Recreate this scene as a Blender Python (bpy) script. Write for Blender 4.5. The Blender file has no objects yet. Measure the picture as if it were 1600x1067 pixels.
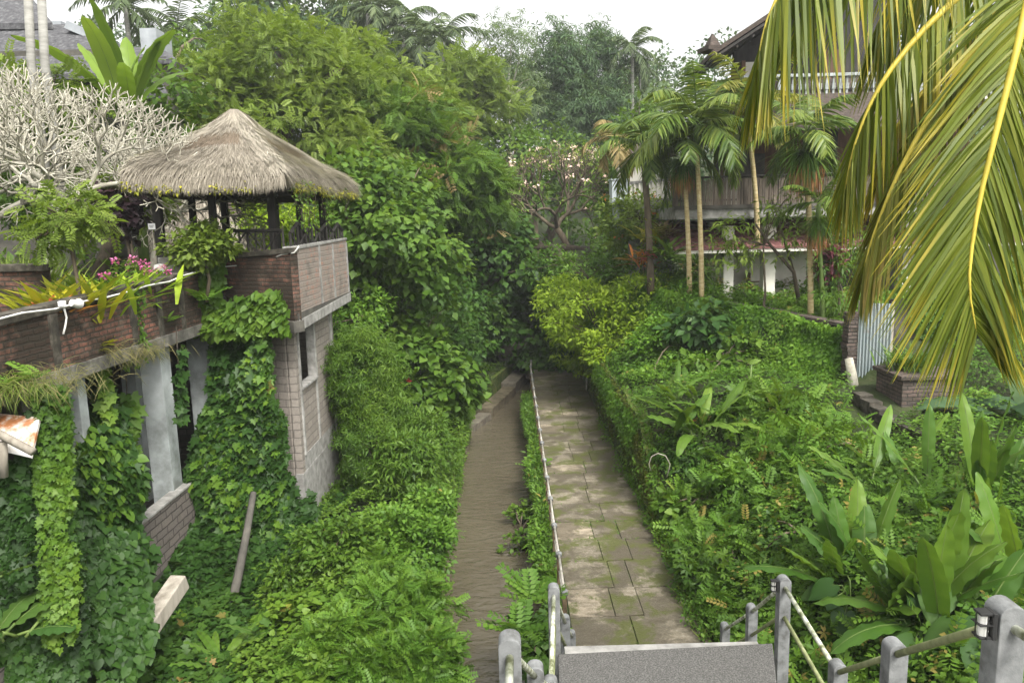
import bpy, bmesh, math, random
import numpy as np
from mathutils import Vector, Matrix
random.seed(5)
rng = np.random.default_rng(11)
S = bpy.context.scene
C = S.collection
rad = math.radians
# ------------------------------------------------------------------ camera
F, CX, CY, CAMZ = 1155.0, 800.0, 533.5, 6.8
PIT, ROL = rad(9.0), rad(1.5)
fw = np.array([0, math.cos(PIT), -math.sin(PIT)])
r0 = np.array([1., 0, 0]); u0 = np.array([0, math.sin(PIT), math.cos(PIT)])
ri = r0*math.cos(ROL) - u0*math.sin(ROL)
up = u0*math.cos(ROL) + r0*math.sin(ROL)
CAM = np.array([0, 0, CAMZ])
cam_d = bpy.data.cameras.new("camera"); cam = bpy.data.objects.new("camera", cam_d); C.objects.link(cam)
cam.matrix_world = Matrix(((ri[0], up[0], -fw[0], 0), (ri[1], up[1], -fw[1], 0), (ri[2], up[2], -fw[2], CAMZ), (0, 0, 0, 1)))
cam_d.sensor_width = 36; cam_d.lens = 36*F/1600; cam_d.clip_end = 2000; cam_d.clip_start = .05
S.camera = cam
def ray(px, py): return fw*F + ri*(px-CX) + up*(CY-py)
def at(px, py, y):
    r = ray(px, py); return CAM + r*(y/r[1])
def atz(px, py, z):
    r = ray(px, py); return CAM + r*((z-CAMZ)/r[2])
def atx(px, py, x):
    r = ray(px, py); return CAM + r*(x/r[0])
# ------------------------------------------------------------------ tagging
def tag(o, label, cat, group=None, kind=None):
    if label: o['label'] = label
    if cat: o['category'] = cat
    if group: o['group'] = group
    if kind: o['kind'] = kind
    return o
def struct(o):
    o['kind'] = 'structure'; return o
def empty(name, loc, label, cat, group=None):
    o = bpy.data.objects.new(name, None); C.objects.link(o)
    o.location = [float(a) for a in loc]; o.empty_display_size = .2
    return tag(o, label, cat, group)
def link(me, name, parent=None):
    o = bpy.data.objects.new(name, me); C.objects.link(o)
    if parent is not None:
        o.parent = parent
        p = parent; off = Vector((0, 0, 0))
        while p is not None:
            off += p.location; p = p.parent
        o.location = -off
    return o
def nrm(a):
    a = np.asarray(a, float); return a/np.maximum(np.linalg.norm(a, axis=-1, keepdims=True), 1e-9)
def noise(p, s=1., seed=0):
    p = np.asarray(p, float)*s; r = np.random.default_rng(seed+100); o = 0
    for k in range(5):
        d = nrm(r.normal(size=p.shape[-1]))*(1.0+.75*k); o = o+np.sin(p@d+r.uniform(0, 6.28)+1.3*np.sin(p@np.roll(d, 1)*.7+k))*(.8**k)
    return o/2.4
def sm(a, b, x):
    t = np.clip((np.asarray(x, float)-a)/(b-a), 0, 1); return t*t*(3-2*t)
# ------------------------------------------------------------------ mesh builder for hard things
class MB:
    def __init__(s): s.v = []; s.f = []; s.m = []
    def add(s, vs, fs, mi=0):
        n = len(s.v); s.v += [tuple(map(float, q)) for q in vs]
        for f in fs: s.f.append([i+n for i in f]); s.m.append(mi)
        return s
    def box(s, c, d, rz=0, rot=None, mi=0, taper=1.):
        M = rot if rot is not None else Matrix.Rotation(rz, 3, 'Z')
        vs = []
        for z in (-1, 1):
            k = taper if z > 0 else 1.
            for x, y in ((-1, -1), (1, -1), (1, 1), (-1, 1)):
                vs.append(M@Vector((x*d[0]/2*k, y*d[1]/2*k, z*d[2]/2))+Vector([float(a) for a in c]))
        return s.add(vs, [(3, 2, 1, 0), (4, 5, 6, 7), (0, 1, 5, 4), (1, 2, 6, 5), (2, 3, 7, 6), (3, 0, 4, 7)], mi)
    def b2(s, lo, hi, mi=0):
        return s.box([(a+b)/2 for a, b in zip(lo, hi)], [abs(b-a) for a, b in zip(lo, hi)], mi=mi)
    def wall(s, a, b, z0, z1, th, mi=0, z0b=None, z1b=None):
        """upright slab from a to b (xy), thickness th centred"""
        a = np.array(a[:2], float); b = np.array(b[:2], float); t = nrm(b-a); n = np.array([-t[1], t[0]])*th/2
        z0b = z0 if z0b is None else z0b; z1b = z1 if z1b is None else z1b
        vs = [(*(a-n), z0), (*(b-n), z0b), (*(b+n), z0b), (*(a+n), z0), (*(a-n), z1), (*(b-n), z1b), (*(b+n), z1b), (*(a+n), z1)]
        return s.add(vs, [(3, 2, 1, 0), (4, 5, 6, 7), (0, 1, 5, 4), (1, 2, 6, 5), (2, 3, 7, 6), (3, 0, 4, 7)], mi)
    def tube(s, P, R, n=6, mi=0, cap=True):
        P = [np.asarray(p, float) for p in P]; k = len(P)
        if not hasattr(R, '__len__'): R = [R]*k
        base = len(s.v); ref = np.array([.13, .37, .92]); x = None
        for i in range(k):
            t = nrm(P[min(i+1, k-1)]-P[max(i-1, 0)])
            if x is None:
                x = np.cross(t, ref)
                if np.linalg.norm(x) < .05: x = np.cross(t, (1, 0, 0))
            x = nrm(x-t*np.dot(x, t)); y = np.cross(t, x)
            for j in range(n):
                a = 6.28318*j/n; s.v.append(tuple(P[i]+R[i]*(math.cos(a)*x+math.sin(a)*y)))
        for i in range(k-1):
            for j in range(n):
                a = base+i*n+j; b = base+i*n+(j+1) % n
                s.f.append([a, b, b+n, a+n]); s.m.append(mi)
        if cap:
            s.f.append([base+j for j in range(n)][::-1]); s.m.append(mi)
            s.f.append([base+(k-1)*n+j for j in range(n)]); s.m.append(mi)
        return s
    def build(s, name, mats, parent=None, smooth=False, bevel=0, jit=0):
        me = bpy.data.meshes.new(name); vs = s.v
        me.from_pydata(vs, [], s.f)
        if not isinstance(mats, (list, tuple)): mats = [mats]
        for m in mats: me.materials.append(m)
        me.polygons.foreach_set('material_index', s.m)
        if bevel or jit:
            bm = bmesh.new(); bm.from_mesh(me)
            bmesh.ops.recalc_face_normals(bm, faces=bm.faces)
            if bevel: bmesh.ops.bevel(bm, geom=[e for e in bm.edges], offset=bevel, segments=2, affect='EDGES', profile=.6)
            bm.to_mesh(me); bm.free()
        uv = me.uv_layers.new(name='UVMap'); co = np.empty(len(me.vertices)*3); me.vertices.foreach_get('co', co); co = co.reshape(-1, 3)
        buf = np.zeros((len(me.loops), 2))
        for p in me.polygons:
            n = p.normal; li = list(p.loop_indices); c = co[list(p.vertices)]
            if abs(n.z) > .8: q = c[:, :2]
            else:
                h = math.hypot(n.x, n.y) or 1; q = np.stack([(c[:, 0]*-n.y+c[:, 1]*n.x)/h, c[:, 2]], 1)
            buf[li] = q
        uv.data.foreach_set('uv', buf.ravel())
        if smooth: me.polygons.foreach_set('use_smooth', [True]*len(me.polygons))
        me.update()
        return link(me, name, parent)
# ------------------------------------------------------------------ leaves (numpy)
def T_oval(w=.3, fold=.07, droop=.14):
    V = [(0, 0, 0), (-w, .42, fold), (0, .48, -.01), (w, .42, fold), (0, 1, -droop)]
    return np.array(V, float), [[0, 2, 4, 1], [0, 3, 4, 2]]
def T_heart(w=.46):
    V = [(0, .08, 0), (-.22*w/.46, -.06, .02), (-w, .22, .05), (-w*.72, .6, .03), (0, 1, -.16), (w*.72, .6, .03), (w, .22, .05), (.22*w/.46, -.06, .02), (0, .5, -.02)]
    return np.array(V, float), [[0, 8, 4, 3, 2, 1], [0, 7, 6, 5, 4, 8]]
def T_ivy():
    V = [(0, .05, 0), (-.2, -.1, .03), (-.52, .02, .04), (-.36, .28, .03), (-.56, .52, .02), (-.24, .56, .02), (0, 1, -.12),
         (.24, .56, .02), (.56, .52, .02), (.36, .28, .03), (.52, .02, .04), (.2, -.1, .03), (0, .5, -.02)]
    return np.array(V, float), [[0, 12, 6, 5, 4, 3, 2, 1], [0, 11, 10, 9, 8, 7, 6, 12]]
def T_lance(w=.1, droop=.35):
    V = []
    for i, t in enumerate((0, .35, .7)):
        ww = (w*.35, w, w*.75)[i]; z = -droop*t*t
        V += [(-ww, t, z+ww*.4), (0, t, z), (ww, t, z+ww*.4)]
    V.append((0, 1, -droop))
    Fc = []
    for i in range(2):
        b = 3*i; Fc += [[b, b+1, b+4, b+3], [b+1, b+2, b+5, b+4]]
    return np.array(V, float), Fc+[[6, 7, 9], [7, 8, 9]]
def T_pinnate(n=6, l=.34, w=.075, droop=.25):
    V = []; Fc = []
    for i in range(n):
        t = .12+.82*i/(n-1); L = l*(1-.5*abs(t-.45)); z0 = -droop*t*t
        for sd in (-1, 1):
            a = np.array([0, t, z0]); d = nrm(np.array([sd, .55, -.25])); q = np.array([.45, -.8, 0])*sd; q = np.array([-.5*sd*0+.5, -.9*sd, 0])*w
            b = len(V); V += [a, a+d*L*.5+q, a+d*L, a+d*L*.5-q]; Fc.append([b, b+1, b+2, b+3])
    b = len(V); V += [(-.03, .85, -droop*.7), (0, .85, -droop*.7), (.03, 1.1, -droop), (0, 1.12, -droop)]; Fc.append([b, b+1, b+2, b+3])
    return np.array(V, float), Fc
def T_whorl(n=6, w=.17, droop=.3):
    V = []; Fc = []; r = np.random.default_rng(3)
    for i in range(n):
        a = 6.283*i/n+r.uniform(-.3, .3); L = r.uniform(.8, 1.1); c, s_ = math.cos(a), math.sin(a); dz = droop*r.uniform(.5, 1.3)
        P = [(0, 0, 0), (-w, .5*L, .02-dz*.25), (0, .55*L, -.03-dz*.25), (w, .5*L, .02-dz*.25), (0, L, -dz)]
        b = len(V); V += [(x*c-y*s_, x*s_+y*c, z) for x, y, z in P]; Fc += [[b, b+2, b+4, b+1], [b, b+3, b+4, b+2]]
    return np.array(V, float)*.6+np.array([0, .4, 0]), Fc
OVAL, HEART, IVY, LANCE, PINN, WHORL = T_oval(), T_heart(), T_ivy(), T_lance(), T_pinnate(), T_whorl()
WIDE = T_oval(.4, .06, .2); NARROW = T_oval(.15, .04, .3); BLADE = T_lance(.03, .5); BAMB = T_whorl(5, .09, .5)
class LV:
    def __init__(s): s.parts = []
    def put(s, T, pos, axis, nn, size, lv=None, w=1., mi=0):
        pos = np.asarray(pos, float); n = len(pos)
        if n == 0: return s
        size = np.broadcast_to(np.asarray(size, float), (n,)).reshape(n, 1, 1)
        y = nrm(axis); x = nrm(np.cross(y, nn)); z = np.cross(x, y); V = T[0]
        vs = pos[:, None]+size*(V[None, :, :1]*w*x[:, None]+V[None, :, 1:2]*y[:, None]+V[None, :, 2:]*z[:, None])
        s.parts.append((vs.astype(np.float32), T[1], rng.random(n) if lv is None else np.asarray(lv), np.broadcast_to(V[:, 1], (n, len(V))), mi)); return s
    def raw(s, vs, faces, lv, lt, mi=0):
        """vs (n,k,3) explicit leaves sharing a topology"""
        s.parts.append((np.asarray(vs, np.float32), faces, np.asarray(lv), np.asarray(lt), mi)); return s
    def build(s, name, mats, parent=None, smooth=None):
        me = bpy.data.meshes.new(name); vo = 0; V = []; L = []; LS = []; A = []; B = []; MI = []; lo = 0
        for vs, Fc, lv, lt, mi in s.parts:
            n, k, _ = vs.shape; V.append(vs.reshape(-1, 3)); A.append(np.repeat(lv, k)); B.append(np.asarray(lt).reshape(-1))
            flat = np.array([i for f in Fc for i in f]); st = np.cumsum([0]+[len(f) for f in Fc])[:-1]; tot = len(flat)
            L.append((flat[None]+(np.arange(n)*k)[:, None]+vo).ravel()); LS.append((st[None]+(np.arange(n)*tot)[:, None]+lo).ravel())
            MI.append(np.full(n*len(Fc), mi)); vo += n*k; lo += n*tot
        V = np.concatenate(V); L = np.concatenate(L).astype(np.int32); LS = np.concatenate(LS).astype(np.int32)
        me.vertices.add(len(V)); me.vertices.foreach_set('co', V.ravel()); me.loops.add(len(L)); me.loops.foreach_set('vertex_index', L)
        me.polygons.add(len(LS)); me.polygons.foreach_set('loop_start', LS)
        if not isinstance(mats, (list, tuple)): mats = [mats]
        for m in mats: me.materials.append(m)
        me.polygons.foreach_set('material_index', np.concatenate(MI).astype(np.int32))
        for nm, d in (('lv', A), ('lt', B)):
            a = me.attributes.new(nm, 'FLOAT', 'POINT'); a.data.foreach_set('value', np.concatenate(d).astype(np.float32))
        me.update(calc_edges=True)
        me.polygons.foreach_set('use_smooth', np.full(len(LS), smooth is not None and bool(smooth) or smooth is None))
        return link(me, name, parent)
# ------------------------------------------------------------------ materials
class G:
    def __init__(s, name):
        s.m = bpy.data.materials.new(name); s.m.use_nodes = True; s.t = s.m.node_tree; s.b = s.t.nodes['Principled BSDF']; s.out = s.t.nodes['Material Output']
    def n(s, ty, ins=None, **kw):
        q = s.t.nodes.new(ty)
        for k, v in kw.items(): setattr(q, k, v)
        for k, v in (ins or {}).items():
            if isinstance(v, bpy.types.NodeSocket): s.t.links.new(v, q.inputs[k])
            else: q.inputs[k].default_value = v
        return q
    def noise(s, scale, detail=5, rough=.6, vec=None, dist=0.):
        d = {'Scale': scale, 'Detail': detail, 'Roughness': rough, 'Distortion': dist}
        d['Vector'] = vec if vec is not None else s.n('ShaderNodeTexCoord').outputs['Object']
        return s.n('ShaderNodeTexNoise', d).outputs['Fac']
    def ramp(s, fac, stops, interp='LINEAR'):
        r = s.n('ShaderNodeValToRGB', {'Fac': fac}); cr = r.color_ramp; cr.interpolation = interp
        while len(cr.elements) < len(stops): cr.elements.new(.5)
        for e, (p, c) in zip(cr.elements, stops):
            e.position = p; e.color = (*c, 1) if hasattr(c, '__len__') else (c, c, c, 1)
        return r.outputs['Color']
    def mix(s, f, a, b, mode='MIX'):
        q = s.n('ShaderNodeMix', data_type='RGBA', blend_type=mode)
        for k, v in ((0, f), (6, a), (7, b)):
            if isinstance(v, bpy.types.NodeSocket): s.t.links.new(v, q.inputs[k])
            else: q.inputs[k].default_value = v if not hasattr(v, '__len__') else (*v, 1)
        return q.outputs[2]
    def math(s, op, a, b=0.):
        return s.n('ShaderNodeMath', {0: a, 1: b}, operation=op).outputs[0]
    def vec(s, scale=(1, 1, 1), kind='Object'):
        return s.n('ShaderNodeMapping', {'Vector': s.n('ShaderNodeTexCoord').outputs[kind], 'Scale': scale}).outputs[0]
    def bump(s, h, strength=.3, dist=.02):
        o = s.n('ShaderNodeBump', {'Height': h, 'Strength': strength, 'Distance': dist}).outputs[0]
        s.t.links.new(o, s.b.inputs['Normal']); return o
    def set(s, color=None, rough=None, metal=None, spec=None):
        for k, v in (('Base Color', color), ('Roughness', rough), ('Metallic', metal), ('Specular IOR Level', spec)):
            if v is None: continue
            if isinstance(v, bpy.types.NodeSocket): s.t.links.new(v, s.b.inputs[k])
            else: s.b.inputs[k].default_value = (*v, 1) if hasattr(v, '__len__') else v
        return s.m
def leaf(name, dark, mid, light, trans=.3, rough=.5, tip=None, rare=None, spec=.22, patch=.6, midrib=None):
    if mid[1] > mid[0]: dark, mid, light = [(a*1.10, b*1.08, c*.85) for a, b, c in (dark, mid, light)]
    dark = tuple(a*.85 for a in dark); trans *= .9
    g = G(name); lv = g.n('ShaderNodeAttribute', attribute_name='lv').outputs['Fac']
    ns = g.noise(patch, 3, .6)
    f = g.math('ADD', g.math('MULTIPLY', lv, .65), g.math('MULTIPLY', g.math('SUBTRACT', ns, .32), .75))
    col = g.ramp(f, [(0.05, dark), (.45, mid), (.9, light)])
    if rare: col = g.mix(g.ramp(lv, [(.965, 0.), (.975, 1.)]), col, rare)
    if midrib: col = g.mix(g.ramp(g.n('ShaderNodeAttribute', attribute_name='lt').outputs['Fac'], [(.0, .75), (.13, 0.)]), col, midrib)
    if tip:
        lt = g.n('ShaderNodeAttribute', attribute_name='lt').outputs['Fac']
        t2 = g.math('ADD', lt, g.math('MULTIPLY', g.math('SUBTRACT', lv, .5), .9))
        col = g.mix(g.ramp(t2, [(.72, 0.), (1.3, .85)]), col, tip)
    g.set(col, rough, spec=spec)
    tc = g.mix(.55, g.mix(1., col, (1.7, 1.75, .8), 'MULTIPLY'), (.16, .24, .02))
    tr = g.n('ShaderNodeBsdfTranslucent', {'Color': tc}); mx = g.n('ShaderNodeMixShader', {0: trans, 1: g.b.outputs[0], 2: tr.outputs[0]})
    g.t.links.new(mx.outputs[0], g.out.inputs[0]); return g.m
def plain(name, stops, scale=3., rough=.8, bump=.3, bscale=30., spec=.3, metal=0., stretch=(1, 1, 1), detail=6, dist=.01):
    g = G(name); v = g.vec(stretch)
    col = g.ramp(g.noise(scale, detail, .62, v), stops)
    g.set(col, rough, metal, spec)
    if bump: g.bump(g.noise(bscale, 4, .6, v), bump, dist)
    return g.m
def bricks(name, c1, c2, mortar, w=.23, h=.075, ms=.012, dirt=(.012, .012, .009), dl=.5, dh=.62, dscale=1.3, offset=.5, cover=None, cl=.5, ch=.55):
    g = G(name); uv = g.n('ShaderNodeTexCoord').outputs['UV']
    wob = g.n('ShaderNodeTexNoise', {'Vector': uv, 'Scale': 5., 'Detail': 3.}).outputs['Color']
    vv = g.n('ShaderNodeVectorMath', {0: uv, 1: g.n('ShaderNodeVectorMath', {0: wob, 3: .055}, operation='SCALE').outputs[0]}, operation='ADD').outputs[0]
    bt = g.n('ShaderNodeTexBrick', {'Vector': vv, 'Color1': (*c1, 1), 'Color2': (*c2, 1), 'Mortar': (*mortar, 1), 'Scale': 1., 'Mortar Size': ms, 'Mortar Smooth': .4, 'Bias': 0., 'Brick Width': w, 'Row Height': h}, offset=offset)
    n1 = g.noise(dscale, 8, .68, uv); n2 = g.noise(17., 5, .7, uv)
    col = g.mix(g.ramp(n2, [(.35, 0.), (.75, .55)]), bt.outputs['Color'], tuple(a*.55 for a in c2))
    if cover is not None: col = g.mix(g.ramp(g.noise(2.6, 8, .75, uv), [(cl, 0.), (ch, .9)]), col, cover)
    col = g.mix(g.ramp(n1, [(dl, 0.), (dh, .93)]), col, dirt)
    g.set(col, .92, spec=.15)
    g.bump(g.math('ADD', g.math('MULTIPLY', bt.outputs['Fac'], -.7), g.math('MULTIPLY', n2, .6)), .7, .02); return g.m
M = {}
# foliage
M['yg'] = leaf('yellow_green_leaves', (.05, .095, .016), (.118, .175, .034), (.205, .262, .062), .42)
M['lime'] = leaf('lime_leaves', (.10, .18, .014), (.19, .29, .024), (.30, .385, .045), .42)
M['mid'] = leaf('mid_green_leaves', (.022, .058, .010), (.06, .122, .018), (.125, .20, .034), .36)
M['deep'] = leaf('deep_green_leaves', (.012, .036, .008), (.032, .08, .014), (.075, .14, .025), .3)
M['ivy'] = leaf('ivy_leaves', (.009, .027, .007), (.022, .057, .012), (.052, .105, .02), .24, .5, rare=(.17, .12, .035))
M['ivyl'] = leaf('young_ivy_leaves', (.03, .075, .012), (.07, .14, .02), (.14, .22, .03), .35, rare=(.2, .17, .03))
M['cover'] = leaf('creeper_leaves', (.028, .075, .012), (.065, .142, .02), (.13, .225, .035), .34, rare=(.24, .2, .05))
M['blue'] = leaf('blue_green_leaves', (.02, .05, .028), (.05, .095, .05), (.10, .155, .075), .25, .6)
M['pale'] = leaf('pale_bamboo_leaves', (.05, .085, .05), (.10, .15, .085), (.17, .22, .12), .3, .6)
M['banana'] = leaf('paddle_leaves', (.035, .09, .018), (.065, .14, .025), (.12, .2, .03), .36, .38, tip=None, patch=1.5, midrib=(.2, .26, .08))
M['taro'] = leaf('taro_leaves', (.014, .045, .014), (.034, .08, .022), (.07, .125, .03), .28, .45)
M['palm'] = leaf('areca_leaflets', (.03, .065, .016), (.075, .125, .028), (.17, .21, .05), .33, .38)
M['coco'] = leaf('coconut_leaflets', (.055, .085, .014), (.125, .16, .025), (.23, .235, .045), .42, .42, tip=(.36, .29, .035), patch=1.2)
M['coco2'] = leaf('tan_tipped_coconut_leaflets', (.07, .085, .016), (.15, .16, .03), (.26, .24, .06), .4, .45, tip=(.40, .29, .09), patch=1.2)
M['cocoy'] = leaf('yellowing_coconut_leaflets', (.10, .10, .016), (.22, .18, .025), (.40, .27, .035), .36, .4, tip=(.42, .24, .06), patch=1.5)
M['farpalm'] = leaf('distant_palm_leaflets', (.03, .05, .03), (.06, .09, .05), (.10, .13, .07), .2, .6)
M['gras'] = leaf('grass_blades', (.04, .08, .015), (.10, .15, .03), (.2, .24, .06), .35, .5)
M['dry'] = leaf('dry_grass', (.10, .075, .03), (.2, .15, .06), (.33, .26, .12), .25, .7)
M['croton'] = leaf('golden_leaves', (.12, .14, .01), (.3, .3, .02), (.5, .42, .03), .35, .4)
M['orange'] = leaf('orange_leaves', (.3, .07, .02), (.5, .16, .04), (.6, .3, .08), .3, .5)
M['pink'] = leaf('magenta_bracts', (.30, .04, .15), (.5, .10, .28), (.62, .24, .42), .3, .6)
M['plume'] = leaf('pale_pink_blossom', (.6, .38, .32), (.75, .55, .48), (.85, .72, .66), .2, .6)
M['purple'] = leaf('dark_purple_leaves', (.015, .008, .012), (.03, .015, .02), (.06, .03, .035), .15, .45)
M['redl'] = leaf('red_bracts', (.25, .01, .015), (.42, .03, .04), (.55, .10, .08), .2, .5)
M['drygrass'] = leaf('dry_green_grass', (.05, .055, .02), (.12, .115, .04), (.22, .18, .08), .25, .7)
M['hedge'] = leaf('hedge_ivy_leaves', (.04, .11, .014), (.085, .185, .022), (.16, .27, .035), .36)
M['crev'] = leaf('shaded_dark_leaves', (.008, .022, .006), (.018, .042, .010), (.035, .07, .016), .2)
M['lime2'] = leaf('fresh_banana_leaves', (.06, .12, .02), (.12, .2, .03), (.2, .28, .06), .4, .4)
M['deepmoss'] = leaf('wall_moss', (.03, .04, .008), (.07, .085, .014), (.11, .12, .025), .2, .7)
M['deadf'] = leaf('dead_frond', (.25, .12, .05), (.42, .22, .10), (.55, .34, .18), .2, .7)
M['redl2'] = leaf('plum_leaves', (.06, .015, .025), (.13, .03, .05), (.22, .07, .09), .3, .5)
M['pink2'] = leaf('crimson_bracts', (.3, .02, .06), (.48, .04, .11), (.6, .12, .2), .25, .5)
M['orange2'] = leaf('orange_fruit', (.22, .08, .03), (.38, .15, .06), (.48, .24, .10), .15, .6)
M['palmy'] = leaf('yellow_areca_leaflets', (.08, .09, .018), (.19, .19, .035), (.34, .31, .08), .35, .4)
M['straw'] = leaf('thatch_straw', (.14, .12, .094), (.265, .235, .19), (.42, .385, .32), .12, .85, spec=.15, patch=.9)
M['darkstraw'] = leaf('weathered_thatch', (.11, .085, .062), (.20, .16, .12), (.30, .25, .19), .1, .9, spec=.1, patch=.9)
# hard
M['bark'] = plain('bark', [(.3, (.045, .035, .025)), (.6, (.12, .095, .065)), (.8, (.2, .17, .13))], 6, .9, .6, 25, stretch=(1, 1, .3))
M['darkbark'] = plain('dark_bark', [(.3, (.02, .016, .012)), (.7, (.07, .055, .04))], 6, .9, .6, 25, stretch=(1, 1, .3))
M['frang'] = plain('pale_frangipani_bark', [(.3, (.25, .23, .18)), (.55, (.40, .38, .31)), (.75, (.54, .52, .45))], 7, .8, .3, 40)
M['arecat'] = plain('areca_trunk', [(.3, (.30, .22, .10)), (.55, (.45, .36, .19)), (.75, (.52, .45, .3))], 5, .7, .3, 20, stretch=(1, 1, 4))
M['greytrunk'] = plain('grey_palm_trunk', [(.3, (.16, .155, .14)), (.7, (.30, .295, .27))], 4, .8, .3, 18, stretch=(.6, .6, 3))
M['soil'] = plain('damp_soil', [(.35, (.018, .022, .008)), (.5, (.03, .045, .012)), (.7, (.05, .05, .022))], 1.3, .95, .8, 12, dist=.05)
M['moss'] = plain('mossy_stone_wall', [(.3, (.025, .04, .008)), (.48, (.055, .085, .012)), (.62, (.10, .11, .025)), (.8, (.12, .10, .06))], 4, .95, .9, 14, dist=.04)
M['stone'] = plain('wet_river_stone', [(.3, (.05, .045, .035)), (.55, (.13, .115, .09)), (.8, (.24, .21, .17))], 4, .6, .7, 16)
M['conc'] = plain('weathered_concrete', [(.3, (.13, .125, .115)), (.52, (.24, .235, .22)), (.75, (.36, .35, .33))], 5, .85, .3, 60)
M['conc2'] = plain('wet_pale_stone', [(.35, (.03, .03, .015)), (.5, (.09, .075, .05)), (.7, (.17, .145, .10))], 3, .6, .6, 18)
M['edgec'] = plain('mouldy_concrete_edge', [(.3, (.035, .033, .028)), (.5, (.095, .09, .078)), (.72, (.20, .19, .17))], 3.5, .9, .4, 30)
M['post'] = plain('grey_rail_post_concrete', [(.3, (.075, .075, .07)), (.48, (.15, .155, .155)), (.7, (.22, .225, .225))], 9, .85, .25, 90)
M['brownc'] = plain('bare_brown_concrete', [(.3, (.09, .06, .045)), (.7, (.17, .12, .09))], 14, .9, .3, 80)
M['landing'] = plain('dark_pebbled_concrete', [(.3, (.035, .034, .031)), (.5, (.076, .074, .07)), (.68, (.15, .147, .138))], 70, .85, .5, 90, detail=4)
M['white'] = plain('dirty_white_paint', [(.32, (.12, .13, .12)), (.5, (.32, .345, .345)), (.66, (.46, .49, .50))], 1.1, .7, .15, 30)
M['cream'] = plain('cream_paint', [(.25, (.45, .42, .36)), (.55, (.62, .60, .54)), (.8, (.72, .70, .65))], 1.2, .7, .1, 20)
M['wood'] = plain('black_weathered_wood_and_shade', [(.3, (.012, .011, .010)), (.7, (.045, .04, .036))], 8, .75, .5, 40, stretch=(1, 1, .2))  # real dark timber, and the shade painted onto the house's top wall
M['brownwood'] = plain('brown_wood', [(.3, (.05, .025, .015)), (.7, (.14, .075, .045))], 6, .7, .4, 30, stretch=(1, 1, .2))
M['greywood'] = plain('grey_weathered_timber', [(.3, (.16, .14, .11)), (.7, (.36, .33, .28))], 6, .9, .5, 30, stretch=(1, 1, .2))
M['bamboo'] = plain('split_bamboo', [(.3, (.06, .048, .038)), (.6, (.13, .105, .08)), (.8, (.21, .18, .145))], 9, .75, .3, 40, stretch=(1, 1, .25))
M['rail'] = plain('chipped_white_rail_paint', [(.36, (.10, .11, .05)), (.5, (.34, .36, .26)), (.6, (.56, .57, .49))], 9, .6, .2, 60)
M['algrail'] = plain('algae_green_rail', [(.3, (.12, .14, .055)), (.6, (.25, .27, .13)), (.8, (.36, .37, .24))], 9, .65, .2, 60)
M['oldrail'] = plain('grey_galvanised_pipe', [(.3, (.20, .18, .15)), (.6, (.36, .34, .30)), (.8, (.48, .46, .42))], 8, .55, .2, 60)
M['rustpost'] = plain('mossy_brown_post', [(.3, (.05, .035, .02)), (.55, (.13, .09, .055)), (.75, (.10, .12, .035))], 7, .9, .5, 40)
M['tile'] = plain('maroon_roof_tile', [(.3, (.07, .035, .035)), (.55, (.16, .07, .065)), (.75, (.24, .13, .12))], 5, .8, .3, 30)
M['greyroof'] = plain('dark_mossy_shingle', [(.3, (.03, .03, .033)), (.55, (.075, .075, .08)), (.75, (.16, .16, .16))], 8, .9, .6, 20)
M['brownroof'] = plain('brown_shingle', [(.3, (.03, .024, .02)), (.55, (.062, .048, .04)), (.75, (.11, .085, .07))], 6, .9, .7, 22, stretch=(1, 1, 3))
M['fascia'] = plain('grey_blue_fascia', [(.3, (.2, .215, .23)), (.7, (.32, .34, .36))], 2, .8, .1, 20)
M['black'] = plain('black_plastic', [(.3, (.012, .012, .012)), (.7, (.03, .03, .03))], 8, .45, .1, 50)
M['glass'] = plain('frosted_lamp_glass', [(.3, (.5, .5, .46)), (.7, (.68, .68, .64))], 12, .2, .1, 50, spec=.6)
M['cable'] = plain('dirty_white_cable', [(.3, (.5, .49, .46)), (.7, (.66, .65, .62))], 9, .6, 0)
M['sign'] = plain('white_sign_board', [(.3, (.6, .6, .6)), (.7, (.7, .7, .7))], 5, .5, 0)
M['ink'] = plain('grey_ink', [(.3, (.2, .2, .21)), (.7, (.25, .25, .26))], 5, .6, 0)
M['metalbox'] = plain('pale_blue_sheet_metal', [(.3, (.34, .38, .41)), (.7, (.48, .52, .55))], 3, .5, .1, 20, spec=.5)
M['stripe'] = plain('frond_stem', [(.3, (.33, .27, .03)), (.7, (.52, .42, .06))], 4, .5, .1, 30)
M['stem'] = plain('green_stem', [(.3, (.05, .09, .02)), (.7, (.12, .17, .04))], 5, .6, .1, 30)
M['brick'] = bricks('mossy_old_brick', (.31, .135, .095), (.15, .08, .06), (.075, .066, .055), .24, .085, .018, dirt=(.028, .024, .018), dl=.375, dh=.54, dscale=1.2, cover=(.14, .12, .095), cl=.5, ch=.66)
M['coping'] = plain('black_mould_coping', [(.3, (.016, .015, .012)), (.5, (.045, .04, .03)), (.72, (.13, .115, .095))], 5, .95, .6, 30)
M['newbrick'] = bricks('grey_pointed_brick', (.40, .165, .10), (.25, .165, .13), (.235, .205, .18), .21, .115, .018, dirt=(.11, .10, .088), dl=.52, dh=.7, dscale=1.6, cover=(.215, .19, .165), cl=.34, ch=.50)
M['block'] = bricks('grey_block', (.27, .24, .21), (.22, .195, .17), (.155, .14, .125), .38, .17, .014, dirt=(.10, .09, .065), dl=.58, dh=.72, dscale=1.5)
M['darkblock'] = bricks('damp_grey_block', (.15, .13, .115), (.125, .11, .10), (.05, .045, .04), .42, .15, .016, dirt=(.05, .05, .03), dl=.55, dh=.75)
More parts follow.
